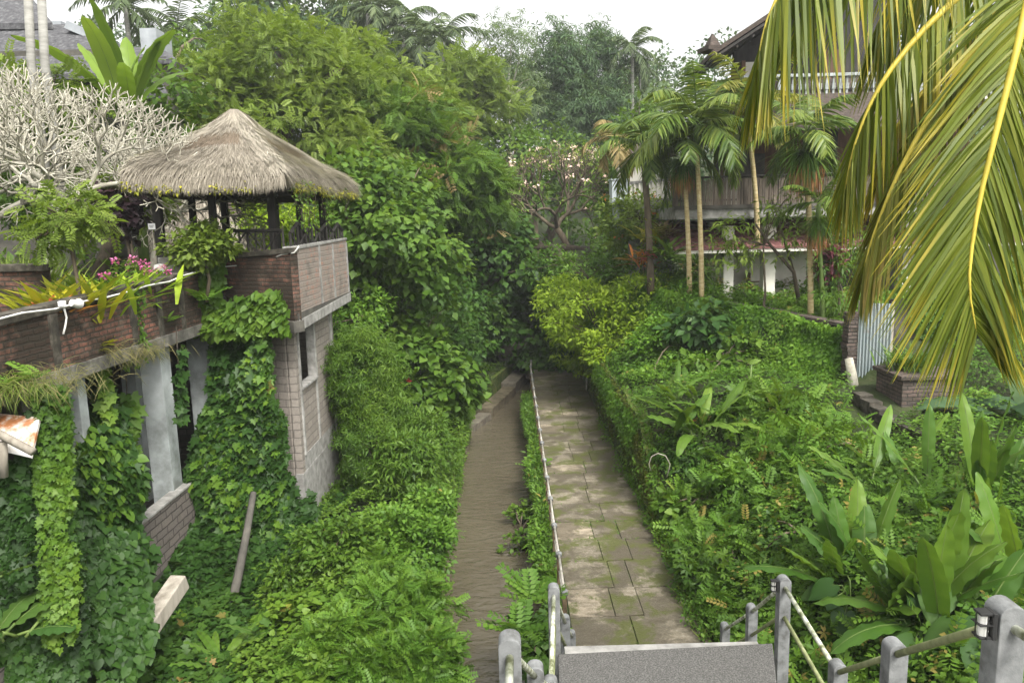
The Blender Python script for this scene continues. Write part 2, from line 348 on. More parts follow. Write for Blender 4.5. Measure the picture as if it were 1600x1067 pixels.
M['planter'] = bricks('dark_planter_brick', (.14, .10, .085), (.10, .085, .075), (.05, .045, .04), .24, .09, .014, dirt=(.02, .022, .014), dl=.5, dh=.68)
M['damp'] = plain('damp_dark_wall', [(.3, (.03, .03, .026)), (.55, (.075, .07, .06)), (.8, (.13, .12, .10))], 2.2, .95, .5, 12)
def _corr():
    g = G('corrugated_sheet'); v = g.vec((1, 1, 1))
    col = g.ramp(g.noise(2.2, 6, .6, g.vec((1, 1, .35))), [(.3, (.19, .24, .25)), (.55, (.28, .325, .33)), (.74, (.33, .355, .34))])
    col = g.mix(g.ramp(g.noise(3, 6, .7), [(.6, 0.), (.72, .7)]), col, (.22, .15, .10))
    g.set(col, .5, .15, .4); return g.m
M['corr'] = _corr()
def _rust():
    g = G('rusting_white_sheet'); n = g.noise(1.6, 7, .65)
    g.set(g.ramp(n, [(.35, (.62, .64, .66)), (.5, (.58, .55, .5)), (.58, (.35, .14, .05)), (.75, (.18, .07, .03))]), .6); return g.m
M['rust'] = _rust()
def _water():
    g = G('muddy_river_water')
    a = g.noise(3.2, 3, .55, g.vec((.55, 1.25, 1)), .8); b = g.noise(9., 3, .55, g.vec((.6, 1.2, 1)), .5)
    g.set(g.ramp(g.noise(.5, 5, .6, g.vec((1, .3, 1))), [(.3, (.068, .057, .038)), (.7, (.10, .086, .06))]), .10, spec=.6)
    g.bump(g.math('ADD', g.math('MULTIPLY', a, 1.), g.math('MULTIPLY', b, .25)), .6, .09); return g.m
M['water'] = _water()
def _path():
    g = G('mossy_path_concrete'); v = g.n('ShaderNodeTexCoord').outputs['Object']
    lv = g.n('ShaderNodeAttribute', attribute_name='lv').outputs['Fac']
    n1 = g.noise(1.3, 10, .74, v, .2); n2 = g.noise(6., 9, .76, g.vec((.7, 1.5, 1))); n3 = g.noise(30, 4, .6, v)
    base = g.ramp(lv, [(0., (.125, .108, .08)), (.5, (.165, .143, .107)), (.8, (.215, .187, .14)), (1., (.30, .25, .185))])
    base = g.mix(g.ramp(n2, [(.42, 0.), (.60, .75)]), base, (.10, .085, .055))
    base = g.mix(g.ramp(n3, [(.52, 0.), (.72, .5)]), base, (.36, .33, .27))
    wet = g.ramp(g.noise(1.0, 9, .68, v, .3), [(.44, 0.), (.50, 1.)])
    base = g.mix(g.math('MULTIPLY', wet, .62), base, (.052, .043, .028))
    ms = g.ramp(n1, [(.49, 0.), (.56, .9)])
    base = g.mix(ms, base, (.07, .078, .02))
    g.set(base, g.ramp(wet, [(0., .85), (1., .55)]), spec=.35)
    g.bump(g.math('ADD', n2, n3), .5, .02); return g.m
M['path'] = _path()
# ------------------------------------------------------------------ terrain
def sp(v): v = np.asarray(v, float); return np.log1p(np.exp(np.clip(v*1.5, -40, 40)))/1.5
def rs(y): return .30*sp(np.asarray(y, float)-30)
def ps(y): return .30*sp(np.asarray(y, float)-33.5)
WZ = -.8
def xl(y): return -1.72+rs(y)
def xr(y): return .55+.8*rs(y)
def xp0(y): return .9+ps(y)
def xp1(y): return 3.14+ps(y)
def hgt(x, y, walls=True):
    x = np.asarray(x, float); y = np.asarray(y, float); x, y = np.broadcast_arrays(x, y)
    far = 14*sm(48, 130, y)
    t = xl(y)-x; near = .05+.45*sm(0, 1.2, t)-.55*sm(1.6, 3.2, t)+.25*sm(4.2, 5.5, t)
    hill = .1+5.4*sm(.2, 8.5, t)+1.5*sm(8, 30, t)
    b = sm(19, 25, y); L = near*(1-b)+hill*b
    terr = 5.1+1.5*sm(-14, -40, x)
    L = np.where((x < -10.4) & (y < 25), terr*(1-b)+L*b, L)
    u = x-xp1(y)
    nr = .05+1.45*sm(.0, 2.8, u)+.95*sm(2.8, 6.5, u)+1.2*sm(10, 25, u)
    fr = 1.5*sm(.0, .12, u)+.2+2.3*sm(.1, 2.8, u)-.4*sm(3, 4.5, u)+2.5*sm(16, 40, u)
    sl = (x-6.2)*.859+(y-24)*.512            # the steep ivy covered bank runs along sl = 0
    low = 1.72*sm(.0, .12, u)+.2+.55*sm(.1, 2.2, u)+.2*sm(4.4, 5.9, u); fr = np.maximum(fr, 2.9)+.75*np.exp(-((x-5)**2+(y-28)**2)/9)
    k = sm(-.45, .15, sl); fr = low*(1-k)+fr*k
    b = sm(14.8, 18.4, y); R = nr*(1-b)+fr*b
    mid = np.where(x < xr(y), -1.7, .015)
    h = np.where(t > 0, L, np.where(u > 0, R, mid))
    close = 5.3*sm(34.2, 39.5, y)*sm(8, 2, np.abs(x-3.2))*sm(60, 50, y)*np.where((t > 0) | (u > 0), .35, 1)
    h = h+far+close
    return h+np.where((t > .3) | (u > .3), .10*noise(np.stack([x, y], -1), .9, 4), 0)
def gnd(px, py, lift=0.):
    r = ray(px, py); r = r/np.linalg.norm(r)
    for d in np.arange(3, 90, .05):
        p = CAM+r*d
        if p[2] < hgt(p[0], p[1]): break
    p[2] = float(hgt(p[0], p[1]))+lift; return p
def axis_pts(core, lo, hi):
    a = [core[0]]; st = .3
    while a[0] > lo: st *= 1.25; a.insert(0, a[0]-st)
    a += list(core[1:]); st = .3
    while a[-1] < hi: st *= 1.25; a.append(a[-1]+st)
    return np.array(a)
gx = axis_pts(np.arange(-14, 18.01, .2), -280, 280); gy = axis_pts(np.arange(-3, 58.01, .3), -80, 340)
XX, YY = np.meshgrid(gx, gy); ZZ = hgt(XX, YY)
ny, nx = XX.shape; idx = np.arange(nx*ny).reshape(ny, nx)
g_me = bpy.data.meshes.new('ground')
g_me.from_pydata(np.stack([XX, YY, ZZ], -1).reshape(-1, 3).tolist(), [], np.stack([idx[:-1, :-1], idx[:-1, 1:], idx[1:, 1:], idx[1:, :-1]], -1).reshape(-1, 4).tolist())
g_me.materials.append(M['soil']); g_me.polygons.foreach_set('use_smooth', [True]*len(g_me.polygons))
struct(link(g_me, 'ground'))
# river
ys = np.arange(-8, 56, .8); mb = MB(); v = []
for y in ys: v += [(float(xl(y))-.3, y, WZ), (float(xr(y))+.15, y, WZ)]
mb.add(v, [(2*i, 2*i+1, 2*i+3, 2*i+2) for i in range(len(ys)-1)]); struct(mb.build('river_water', M['water'], smooth=True))
def strip_wall(name, fx, th, z0, z1, ya, yb, m, label, step=.7, bulge=.06):
    mb = MB(); ys = np.arange(ya, yb+.01, step); v = []; nz = 6
    for i, y in enumerate(ys):
        x = float(fx(y))
        for k in range(nz+1):
            z = z0+(z1(y)-z0)*k/nz; j = bulge*float(noise(np.array([y*2.1, z*2.7, 1.]), 1, 9)) if 0 < k else 0
            v.append((x+j, y, z))
        v.append((x+th, y, z1(y))); v.append((x+th, y, z0))
    s = nz+3; f = []
    for i in range(len(ys)-1):
        for k in range(s-1): f.append((i*s+k, i*s+k+1, (i+1)*s+k+1, (i+1)*s+k))
    f += [tuple(range(s)), tuple(range((len(ys)-1)*s, len(ys)*s))[::-1]]
    mb.add(v, f); return tag(mb.build(name, m, smooth=False), label, 'wall')
strip_wall('river_wall', lambda y: xr(y)+.02, .33, -1.8, lambda y: -.015, 4, 46, M['moss'], 'mossy stone river wall under the pipe railing, holding up the footpath')
strip_wall('bank_wall', lambda y: xl(y)+.04, -.5, -1.8, lambda y: .02+.06*math.sin(y*1.7), 3, 50, M['moss'], 'low dark mossy stone wall along the leafy bank of the river below the ruin')
strip_wall('retaining_wall', lambda y: xp1(y)-.02, .3, -.05, lambda y: .12+1.85*float(sm(14.8, 18.6, y)), 11.5, 46, M['moss'], 'tall moss covered retaining wall rising from the footpath edge', .5, .05)
# footpath slabs
STX, SWX = .88, 2.24; lvv = []; slabs = LV(); Pq = []
y = 10.9; r = random.Random(4); rows = []
while y < 34.5:
    L = r.uniform(.95, 1.2) if y < 27 else r.uniform(.8, 1.1)
    cuts = [0, r.uniform(.36, .62), 1] if r.random() < .45 else [0, r.uniform(.33, .42), r.uniform(.56, .66), 1]
    for a, b in zip(cuts[:-1], cuts[1:]):
        g = .008; yc = y
        x0 = STX+SWX*a+g+(float(ps(y))); x1 = STX+SWX*b-g+float(ps(y)); y0, y1 = y+g, y+L-g; z = r.uniform(.036, .05); k = r.uniform(-.012, .012)
        sk = .04
        Pq.append([(x0, y0, -.03), (x1, y0+sk, -.03), (x1, y1+sk, -.03), (x0, y1, -.03), (x0, y0, z), (x1, y0+sk, z+k*.3), (x1, y1+sk, z), (x0, y1, z)]); lvv.append(r.random())
    y += L
slabs.raw(np.array(Pq), [[3, 2, 1, 0], [4, 5, 6, 7], [0, 1, 5, 4], [1, 2, 6, 5], [2, 3, 7, 6], [3, 0, 4, 7]], np.array(lvv), np.zeros((len(Pq), 8)))
struct(slabs.build('footpath', M['path'], smooth=False))
JT = []
for q in Pq:
    for a, b in ((4, 5), (5, 6)):
        A, B = np.array(q[a]), np.array(q[b]); m = int(34*np.linalg.norm(B-A)); tt = rng.random((m, 1)); JT.append(A+(B-A)*tt+rng.normal(size=(m, 3))*[.022, .03, .0])
JT = np.concatenate(JT); JT = JT[(noise(JT, 1.1, 12) > -.25+.9*rng.random(len(JT)))]
# stone ledges along the left foot of the river
def ledge(px0, py0, px1, py1, w, z, label, m='stone'):
    a = atz(px0, py0, z); b = atz(px1, py1, z); t = nrm((b-a)[:2]); n = np.array([-t[1], t[0]])
    mb = MB(); c = (a+b)/2; L = np.linalg.norm((b-a)[:2])
    mb.box((c[0]+n[0]*w/2, c[1]+n[1]*w/2, z-.45), (L, w, .9), math.atan2(t[1], t[0]))
    tag(mb.build('stone_ledge', M[m], bevel=.03), label, 'stone ledge')
ledge(742, 664, 768, 645, .55, -.55, 'rough dark stone ledge at the river foot, nearest of the ledges')
ledge(770, 638, 806, 604, .6, -.45, 'long flat stone ledge beside the river bend, palest of the ledges', 'conc2')
ledge(806, 598, 826, 578, .7, -.3, 'dark stone ledge just beyond the pale flat ledge')
for i, (px, py, y, w, h, lab) in enumerate([(800, 552, 36, 1.6, 1.2, 'squared brown boulder stacked in the dark of the gorge'), (822, 536, 37, 2.0, .9, 'sloping slab of rock high in the dark end of the gorge'), (846, 582, 34.5, 1.1, .5, 'low rock at the water where the river bends away')]):
    p = at(px, py, y); mb = MB(); mb.box(p, (w, 1.2, h), .5+i, taper=.8); tag(mb.build('rock', M['stone'], bevel=.08), lab, 'rock')
# ------------------------------------------------------------------ stairs, landing and posts
PH = .66
def sx0(y): return .07+(y-3.57)*.085   # left side line
def sx1(y): return 1.93+(y-2.94)*.155
st = empty('concrete_stairs', (1.2, 6, 0), 'grey concrete stairs with a pebbled landing leading down to the footpath', 'stairs')
LZ = 2.74
a = atz(872, 1021, LZ); b = atz(1207, 1004, LZ); y0 = 5.5
mb = MB(); A0 = (a[0]-.05, y0); B0 = (b[0]-.32, y0)
def prism(mb, pts, z0, z1, mi=0):
    n = len(pts); v = [(p[0], p[1], z0) for p in pts]+[(p[0], p[1], z1) for p in pts]
    return mb.add(v, [tuple(range(n))[::-1], tuple(range(n, 2*n))]+[(i, (i+1) % n, n+(i+1) % n, n+i) for i in range(n)], mi)
prism(mb, [A0, B0, (b[0], b[1]), (a[0], a[1])], LZ-.18, LZ); mb.build('landing', M['landing'], st, bevel=.012)
yl = (a[1]+b[1])/2
mb = MB(); n = 16
for i in range(n):
    y = yl+.06+i*.27; z = LZ-(i+1)*LZ/(n+.5)
    mb.b2((sx0(y)+.12, y, z-.5 if z > .5 else 0.02), (sx1(y)-.1, y+.29, z))
mb.build('lower_flight', M['conc'], st)
mb = MB(); n = 10
for i in range(n):
    y = y0-.01-i*.27; z = LZ+(i+1)*.176
    mb.b2((sx0(y)+.12, y-.29, z-.5), (sx1(y)-.05, y, z))
mb.build('upper_flight', M['conc'], st)
mb = MB(); mb.b2((-.4, -3, 4.2), (2.2, y0-10*.27-.02, 4.52)); mb.build('top_slab', M['conc'], st)
def round_post(w, h, m2=True):
    """square post with a half round top, base at z=0"""
    mb = MB(); k = 9; pr = [(-w/2, 0), (w/2, 0), (w/2, h-w*.42)]+[(w/2*math.cos(math.pi*i/k), h-w*.42+w*.42*math.sin(math.pi*i/k)) for i in range(1, k)]+[(-w/2, h-w*.42)]
    n = len(pr); d = w*.48
    v = [(x, -d, z) for x, z in pr]+[(x, d, z) for x, z in pr]
    mb.add(v, [tuple(range(n)), tuple(range(n, 2*n))[::-1]]+[(i, n+i, n+(i+1) % n, (i+1) % n) for i in range(n)]); return mb
def post_z(y):
    """height of a post top along the stairs"""
    if y < 5.6: return 3.42+(5.6-y)*.70
    if y < 7.2: return 3.42
    return 3.42-(y-7.2)*.68
def stair_rail(name, pts, label):
    """pts: (px,py,depth) of post tops"""
    root = empty(name, at(*pts[0]), label, 'railing'); tops = []
    for i, (px, py, y) in enumerate(pts):
        p = at(px, py, y); h = 1.5 if i < 1 else 1.15
        if y > 7.8: h = .95
        m = round_post(.118, h); m.v = [(q[0]+p[0], q[1]+p[1], q[2]+p[2]-h) for q in m.v]
        m.build('post', M['post'], root, bevel=.006); tops.append(p)
    for k, (dz, r_, mt) in enumerate(((-.10, .021, 'rail'), (-.42, .02, 'algrail'))):
        for i in range(len(tops)-1):
            mb = MB(); o = np.array([0, 0, dz]); A, B = tops[i]+o, tops[i+1]+o; t = nrm(B-A)*.05
            mb.tube([A+t, A*.66+B*.34, A*.33+B*.67, B-t], r_, 10); mb.build('rail', M['algrail' if (i < 2 and name == 'stair_railing' and 'banana' in label) or k else 'rail'], root, smooth=True)
    # run back to the viewer's platform
    A = tops[0]; mb = MB(); B = A+np.array([-.03 if A[0] < 1 else .22, -1.9, -.09])
    mb.tube([A+np.array([0, 0, -.10]), B], .021, 10); mb.build('rail', M['rail'], root, smooth=True)
    return tops
rp = stair_rail('stair_railing', [(1573, 938, 2.94), (1399, 1000, 4.3), (1310, 1033, 5.6), (1225, 900, 7.05), (1175, 944, 8.6), (1133, 973, 10.0)], 'grey concrete post and pipe railing with lamps beside the big banana leaved clump')
lp = stair_rail('stair_railing', [(796, 990, 3.57), (836, 1036, 4.7), (860, 1058, 5.6), (865, 913, 7.1), (883, 961, 8.7), (893, 985, 10.4)], 'grey concrete post and pipe railing on the river side of the stairs')
def lamp(p, s, label):
    root = empty('bulkhead_lamp', p, label, 'lamp')
    mb = MB(); mb.tube([p+np.array([0, .0, -s*.95]), p+np.array([0, 0, s*.95])], [s*.42, s*.42], 14)
    for z in (-.55, 0, .55): mb.tube([p+np.array([0, 0, z*s-.012*s]), p+np.array([0, 0, z*s+.012*s])], s*.44, 14)
    mb.build('glass_jar', M['glass'], root, smooth=False)
    mb = MB(); mb.box(p+np.array([s*.62, .0, 0]), (s*.35, s*1.3, s*2.3))
    for z in (-1.0, 1.0): mb.box(p+np.array([0, 0, z*s*1.02]), (s*1.1, s*1.1, s*.2))
    for dy in (-.62, .62): mb.box(p+np.array([0, dy*s, 0]), (s*.12, s*.1, s*2.2))
    mb.box(p+np.array([-s*.6, 0, 0]), (s*.09, s*.12, s*2.2)); mb.box(p+np.array([0, 0, .1*s]), (s*1.25, s*1.3, s*.09))
    mb.build('cage', M['black'], root, bevel=s*.06)
lamp(rp[0]+np.array([-.115, -.03, -.085]), .052, 'black caged bulkhead lamp on the tall post nearest the viewer')
lamp(rp[3]+np.array([-.115, -.03, -.08]), .052, 'small caged bulkhead lamp on the landing corner post')
# pipe railing along the path
pr = empty('path_railing', (.75, 12, 0), 'long low pipe railing on brown posts between the footpath and the river', 'railing'); tops = []
y = 11.6; i = 0
while y < 33.5:
    x = .77+float(ps(y)); h = .66+.02*math.sin(i*2.3); mb = MB(); mb.box((x, y, h/2-.06), (.075, .075, h+.02), .03*math.sin(i)); po = mb.build('post', M['rustpost'], pr, bevel=.008)
    mb = MB(); mb.tube([(x, y, h-.02), (x, y, h+.05), (x, y, h+.075)], [.062, .06, .03], 10); mb.build('cap', M['post'], po, smooth=True)
    tops.append(np.array([x, y, h+.02])); y += 1.42; i += 1
for dz, r_ in ((0, .026), (-.32, .018)):
    for A, B in zip(tops[:-1], tops[1:]):
        mb = MB(); o = np.array([0, 0, dz]); mb.tube([A+o, (A+B)/2+o-np.array([0, 0, .008]), B+o], r_, 8); mb.build('rail', M['oldrail'], pr, smooth=True)
mb = MB(); mb.tube([atx(916, 656, 3.02), atx(917, 590, 3.0)], .045, 8); tag(mb.build('drain_pipe', M['oldrail'], smooth=True), 'thin upright pipe against the retaining wall where the footpath darkens', 'pipe')
p0 = at(1050, 745, 14.5); mb = MB(); P = [at(1042, 745, 14.5), at(1047, 725, 14.5), at(1040, 712, 14.5), at(1028, 708, 14.5), at(1018, 713, 14.5), at(1014, 724, 14.5), at(1017, 735, 14.5)]
mb.tube(P, .010, 6); tag(mb.build('cane', M['greywood'], smooth=True), 'bare pale cane curled into a hook out of the creepers on the slope', 'cane')
# ------------------------------------------------------------------ ruined terrace building on the left
rb = empty('terrace_building', (-7, 12, 1), 'unfinished brick terrace building hung with ivy, with the thatched pavilion on its corner', 'building')
SX, SB, ST = -6.4, 4.85, 5.12        # outer plane, slab underside, slab top
A_, B_, D_ = (-4.35, 15.0), (-6.4, 16.1), (-4.35, 19.9)
mb = MB()
prism(mb, [(-10.6, 4.5), (SX-.03, 4.5), (SX-.03, 16.08), (A_[0]+.02, A_[1]-.03), (D_[0]+.02, 20), (-10.6, 20)], SB, ST); mb.build('floor_slab', M['damp'], rb)
mb = MB(); zt = lambda y: 5.83+(y-9)*.036
mb.wall((SX-.08, 4.6), (SX-.08, 16.1), ST, zt(4.6)-.13, .16, z1b=zt(16.1)-.13)
mb.wall((SX-.02, 4.6), (SX-.02, 16.05), SB+.1, ST+.15, .08); pp = mb.build('brick_parapet', M['brick'], rb)
mb = MB(); mb.wall((SX-.09, 4.6), (SX-.09, 16.1), zt(4.6)-.13, zt(4.6), .25, z0b=zt(16.1)-.13, z1b=zt(16.1)); mb.build('coping', M['coping'], pp, bevel=.015)
mb = MB(); mb.wall((SX-.05, 4.6), (SX-.05, 16.04), SB-.12, SB+.098, .2); mb.build('edge_beam', M['edgec'], rb, bevel=.012)
for px in (78, 205, 247, 283):
    y = atx(px, 480, SX+.0)[1]; mb = MB(); mb.b2((SX-.1, y-.09, SB+.05), (SX+.035, y+.09, zt(y)-.14)); mb.build('pilaster', M['coping'], pp)
# bastion under the pavilion
mb = MB(); mb.wall(B_, A_, SB+.12, 6.20, .2, z1b=6.34); bp = mb.build('corner_parapet', M['brick'], rb)
mb = MB(); mb.wall((B_[0]-.08, B_[1]+.03), (A_[0]+.02, A_[1]-.02), 6.20, 6.30, .27, z0b=6.34, z1b=6.45); mb.build('coping', M['coping'], bp, bevel=.015)
mb = MB(); mb.wall((A_[0]-.1, A_[1]+.06), (D_[0]-.1, D_[1]), SB+.12, 6.40, .2, z0b=SB+.24, z1b=6.50); np_ = mb.build('river_parapet', M['newbrick'], rb)
mb = MB(); mb.wall((A_[0]-.1, A_[1]), (D_[0]-.1, D_[1]+.02), 6.402, 6.47, .24, z0b=6.502, z1b=6.56); mb.build('coping', M['conc'], np_, bevel=.01)
for y in (15.13, 17.0, 18.3, 19.86):
    mb = MB(); mb.b2((A_[0]-.1, y-.07, SB+.1), (A_[0]+.015, y+.07, 6.44)); mb.build('pilaster', M['conc'], np_)
mb = MB(); mb.wall((A_[0]-.14, A_[1]-.02), (D_[0]-.14, D_[1]+.05), SB-.1, SB+.13, .34, z0b=SB+.02, z1b=SB+.25); mb.build('edge_beam', M['conc'], rb, bevel=.012)
mb = MB(); mb.wall((B_[0], B_[1]), (A_[0]+.02, A_[1]-.03), SB-.12, SB+.119, .3); mb.build('edge_beam', M['damp'], rb, bevel=.012)
# river side lower wall with an empty window
WX = -4.62; w0, w1, zs, zh = 15.78, 16.98, 3.42, 4.74
mb = MB(); rw = empty('river_side_wall', (WX, 16, 1), None, None); rw.parent = rb; rw.location = Vector((WX, 16, 1))-rb.location
def wl(lo, hi, m='block', nm='masonry'): q = MB(); q.b2(lo, hi); q.build(nm, M[m], rw)
q = MB(); q.b2((WX-.16, 15.5, 1.55), (WX, w0-.06, SB-.1)); q.b2((WX-.16, w0-.059, 1.9), (WX-.012, w1+.06, zs-.06)); q.b2((WX-.16, w1+.061, 1.9), (WX, 18.6, SB-.1)); q.b2((WX-.159, w0, zh), (WX-.01, w1, SB-.1))
q.build('block_masonry', M['block'], rw)
q = MB(); q.b2((WX-.16, 15.45, -.6), (WX+.012, 18.66, 1.55)); q.b2((WX-.155, w0-.1, 1.551), (WX+.004, 18.62, 1.899)); q.build('plaster_base', M['conc'], rw)
q = MB(); q.b2((WX-.18, w0-.06, zs-.06), (WX+.06, w1+.06, zs)); q.build('window_sill', M['conc'], rw, bevel=.01)
q = MB(); q.b2((WX-.17, w0-.1, 1.9), (WX+.035, w0, SB-.1)); q.b2((WX-.17, w1, zs), (WX+.03, w1+.14, SB-.1)); q.b2((WX-.17, w1+.02, 1.9), (WX+.024, w1+.1, zs-.062)); q.build('window_frame', M['conc'], rw, bevel=.01)
q = MB(); q.b2((WX-.19, 18.54, 1.2), (WX+.04, 18.72, SB-.1)); q.build('corner_strip', M['conc'], rw, bevel=.01)
mb = MB(); mb.wall((-6.6, 16.25), (WX-.17, 15.56), -.4, SB-.1, .16); mb.wall((-6.6, 16.4), (-6.6, 19.8), .4, SB, .15); mb.b2((-10.5, 19.6, .2), (WX-.2, 19.78, SB)); mb.build('front_wall', M['block'], rb)
mb = MB(); mb.b2((-10.5, 4.5, .2), (-10.3, 19.55, SB)); mb.build('back_wall', M['damp'], rb)
mb = MB(); mb.b2((-10.28, 4.5, .9), (-6.55, 16.1, 1.12)); mb.build('ground_slab', M['damp'], rb)
mb = MB(); mb.b2((-8.2, 15.2, 1.12), (-7.95, 15.35, SB)); mb.b2((-7.95, 15.2, 1.12), (-7.9, 16.0, SB)); mb.build('inner_wall', M['white'], rb)
def col_(px, w, m, y0=None, z0=1.12):
    x = -6.78; y = atx(px, 640, x)[1] if y0 is None else y0; mb = MB(); mb.b2((x-w/2, y-w/2, z0), (x+w/2, y+w/2, SB-.002)); mb.build('column', M[m], rb, bevel=.012)
col_(250, .40, 'white'); col_(121, .22, 'white'); col_(322, .42, 'white'); col_(30, .3, 'damp')
mb = MB(); mb.b2((-6.62, 11.7, .75), (-6.46, 14.55, 1.86)); lw = mb.build('low_block_wall', M['darkblock'], rb); mb = MB(); mb.b2((-6.75, 4.6, -.8), (-6.48, 15.9, .746)); mb.build('plinth_wall', M['damp'], rb)
mb = MB(); mb.b2((-6.66, 11.68, 1.862), (-6.43, 14.57, 1.91)); mb.build('coping', M['conc'], lw, bevel=.01)
mb = MB(); mb.b2((-6.62, 6.0, .75), (-6.46, 11.2, 1.5)); mb.build('low_block_wall', M['darkblock'], rb)
mb = MB(); mb.wall((-10.0, 6.6), (-6.9, 6.6), 1.1, SB, .15); mb.build('end_wall', M['white'], rb)
# garden soil on the slab
mb = MB(); mb.b2((-10.5, 4.7, ST+.004), (SX-.2, 14.7, 5.45)); struct(mb.build('garden_soil', M['soil']))
w = MB(); a, b = (-10.4, 12.1), (-7.55, 12.1); w.wall(a, b, 5.45, 6.25, .2); bw = w.build('low_garden_wall', M['brick']); tag(bw, 'low mouldy brick garden wall behind the long terrace parapet', 'wall')
w = MB(); w.wall((a[0]-.02, a[1]), (b[0]+.05, b[1]), 6.252, 6.37, .32); w.build('coping', M['coping'], bw, bevel=.015)
# cable and flood lamp
P = [atx(px, py, SX+.10) for px, py in ((-30, 505), (0, 498), (35, 489), (60, 486), (85, 483), (105, 478), (130, 471), (165, 465), (200, 456), (232, 446), (265, 440), (285, 431), (300, 427), (330, 419))]
P += [at(px, py, y) for px, py, y in ((350, 417, 15.75), (380, 414, 15.6), (405, 411, 15.4), (425, 404, 15.2), (440, 398, 15.0), (460, 395, 14.9), (467, 385, 14.85))]
mb = MB(); mb.tube(P, .014, 6); mb.tube([atx(100, 482, SX+.1), atx(104, 496, SX+.1), atx(102, 510, SX+.09), atx(99, 522, SX+.08)], .014, 6)
tag(mb.build('cable', M['cable'], smooth=True), 'white power cable sagging along the brick parapet of the ruin', 'cable')
p = atx(108, 476, SX+.16); t = empty('flood_lamp', p, 'small white flood lamp fixed to the cable on the brick parapet', 'lamp')
q = np.array([.1, -.02, -.02]); mb = MB(); mb.tube([p-np.array([.0, -.06, -.02]), p+np.array([.02, .12, .0]), p+np.array([.02, .2, -.01])], [.05, .055, .075], 14); mb.build('housing', M['cable'], t, smooth=False)
mb = MB(); mb.box(p+np.array([-.02, -.13, .03]), (.06, .1, .07)); mb.tube([p+np.array([-.03, -.13, 0]), p+np.array([-.1, -.1, -.04])], .012, 6); mb.build('bracket', M['sign'], t, bevel=.006)
# ------------------------------------------------------------------ thatched pavilion
pv = empty('thatched_pavilion', (-6.1, 17.6, ST), 'open pavilion with a shaggy grey thatched roof on black posts above the brick corner', 'pavilion')
E = [np.array(q) for q in ((-7.4, 14.5), (-4.28, 14.5), (-4.12, 20.7), (-7.6, 20.7))]; AP = np.array([-6.2, 17.5]); ZE, RH = 7.86, 1.66
def roofp(k, s, t, off=0.):
    """face k, s along the eave 0..1, t 0 eave..1 apex"""
    s = np.asarray(s, float); t = np.asarray(t, float); a, b = E[k], E[(k+1) % 4]
    e = a+(b-a)*s[..., None]; xy = e*(1-t[..., None])+AP*t[..., None]; r = 1-t
    corner = (np.abs(s-.5)*2)**6
    z = ZE+RH*((1-r)**1.22*.9+.10*sm(0, .10, t))+.06*corner*r - .10*np.abs(2*s-1)**4*0
    z = z+.045*noise(np.concatenate([xy, z[..., None]], -1), 1.5, 3)+off
    return np.concatenate([xy, z[..., None]], -1)
mb = MB(); ns, nt = 24, 16
for k in range(4):
    ss, tt = np.meshgrid(np.linspace(0, 1, ns+1), np.linspace(0, .995, nt+1)); Pq = roofp(k, ss, tt); b0 = len(mb.v)
    fs = [(j*(ns+1)+i, j*(ns+1)+i+1, (j+1)*(ns+1)+i+1, (j+1)*(ns+1)+i) for j in range(nt) for i in range(ns)]
    Pi = Pq[0].copy(); Pi[:, 2] -= .30; Pi[:, :2] = Pi[:, :2]*.94+AP*.06; ap = np.array([[AP[0], AP[1], ZE+RH*.72]])
    mb.add(np.concatenate([Pq.reshape(-1, 3), Pi, ap]), fs+[(i+1, i, (nt+1)*(ns+1)+i, (nt+1)*(ns+1)+i+1) for i in range(ns)]+[((nt+1)*(ns+1)+i, (nt+1)*(ns+1)+ns+1, (nt+1)*(ns+1)+i+1) for i in range(ns)])
rf = mb.build('roof', M['brownroof'], pv)
lv = LV()
for k in range(4):
    n = 17000; s = rng.random(n); t = 1-np.sqrt(1-rng.random(n)*.995); t = np.clip(t+rng.uniform(-.02, .05, n), -.0, .99)
    p = roofp(k, s, t, .03); p2 = roofp(k, s+.015*rng.normal(size=n), np.maximum(t-.08, -.02), .03); ax = nrm(p2-p); e = nrm(np.append(E[(k+1) % 4]-E[k], 0)); nn = np.cross(ax, e[None]); nn *= np.sign(nn[:, 2:3])
    hipd = np.minimum(s, 1-s)*(1-t)
    band = ((s-.08*np.sin(t*9) > .2) & (s < .78) & (t > .34+.13*s) & (t < .66)) if k in (0, 1) else (t > 9)
    ax = nrm(ax+rng.normal(size=(n, 3))*.07+nn*.01+np.array([0, 0, .03])); sz = rng.uniform(.3, .62, n)
    lvv = np.clip(.62*rng.random(n)+.42*(hipd < .07)+.12*(t < .3), 0, 1)
    for sel, mi in ((~band, 0), (band, 1)): lv.put(T_lance(.0125, .06), p[sel], ax[sel], nn[sel], sz[sel]*(1 if mi == 0 else .6), lvv[sel], 1.15, mi)
    n = 5200; s = rng.random(n); p = roofp(k, s, rng.uniform(-.0, .05, n), .02); o = nrm(np.append((E[k]+E[(k+1) % 4])/2-AP, 0))
    ax = nrm(o*.35+np.array([0, 0, -1])+rng.normal(size=(n, 3))*.16); lv.put(T_lance(.014, .05), p, ax, np.broadcast_to(o+np.array([0, 0, .3]), (n, 3)), rng.uniform(.2, .42, n), rng.random(n)*.75, 1., 0)
n = 700; a = rng.uniform(0, 6.28, n); p = np.stack([AP[0]+.1*np.cos(a), AP[1]+.1*np.sin(a), np.full(n, ZE+RH+.02)], -1); ax = nrm(np.stack([np.cos(a), np.sin(a), np.full(n, -.75)], -1)+rng.normal(size=(n, 3))*.1)
lv.put(T_lance(.015, .15), p, ax, np.broadcast_to([0, 0, 1.], (n, 3)), rng.uniform(.4, .8, n), .3+.6*rng.random(n))
lv.build('thatch', [M['straw'], M['darkstraw']], rf)
PZ = 5.14
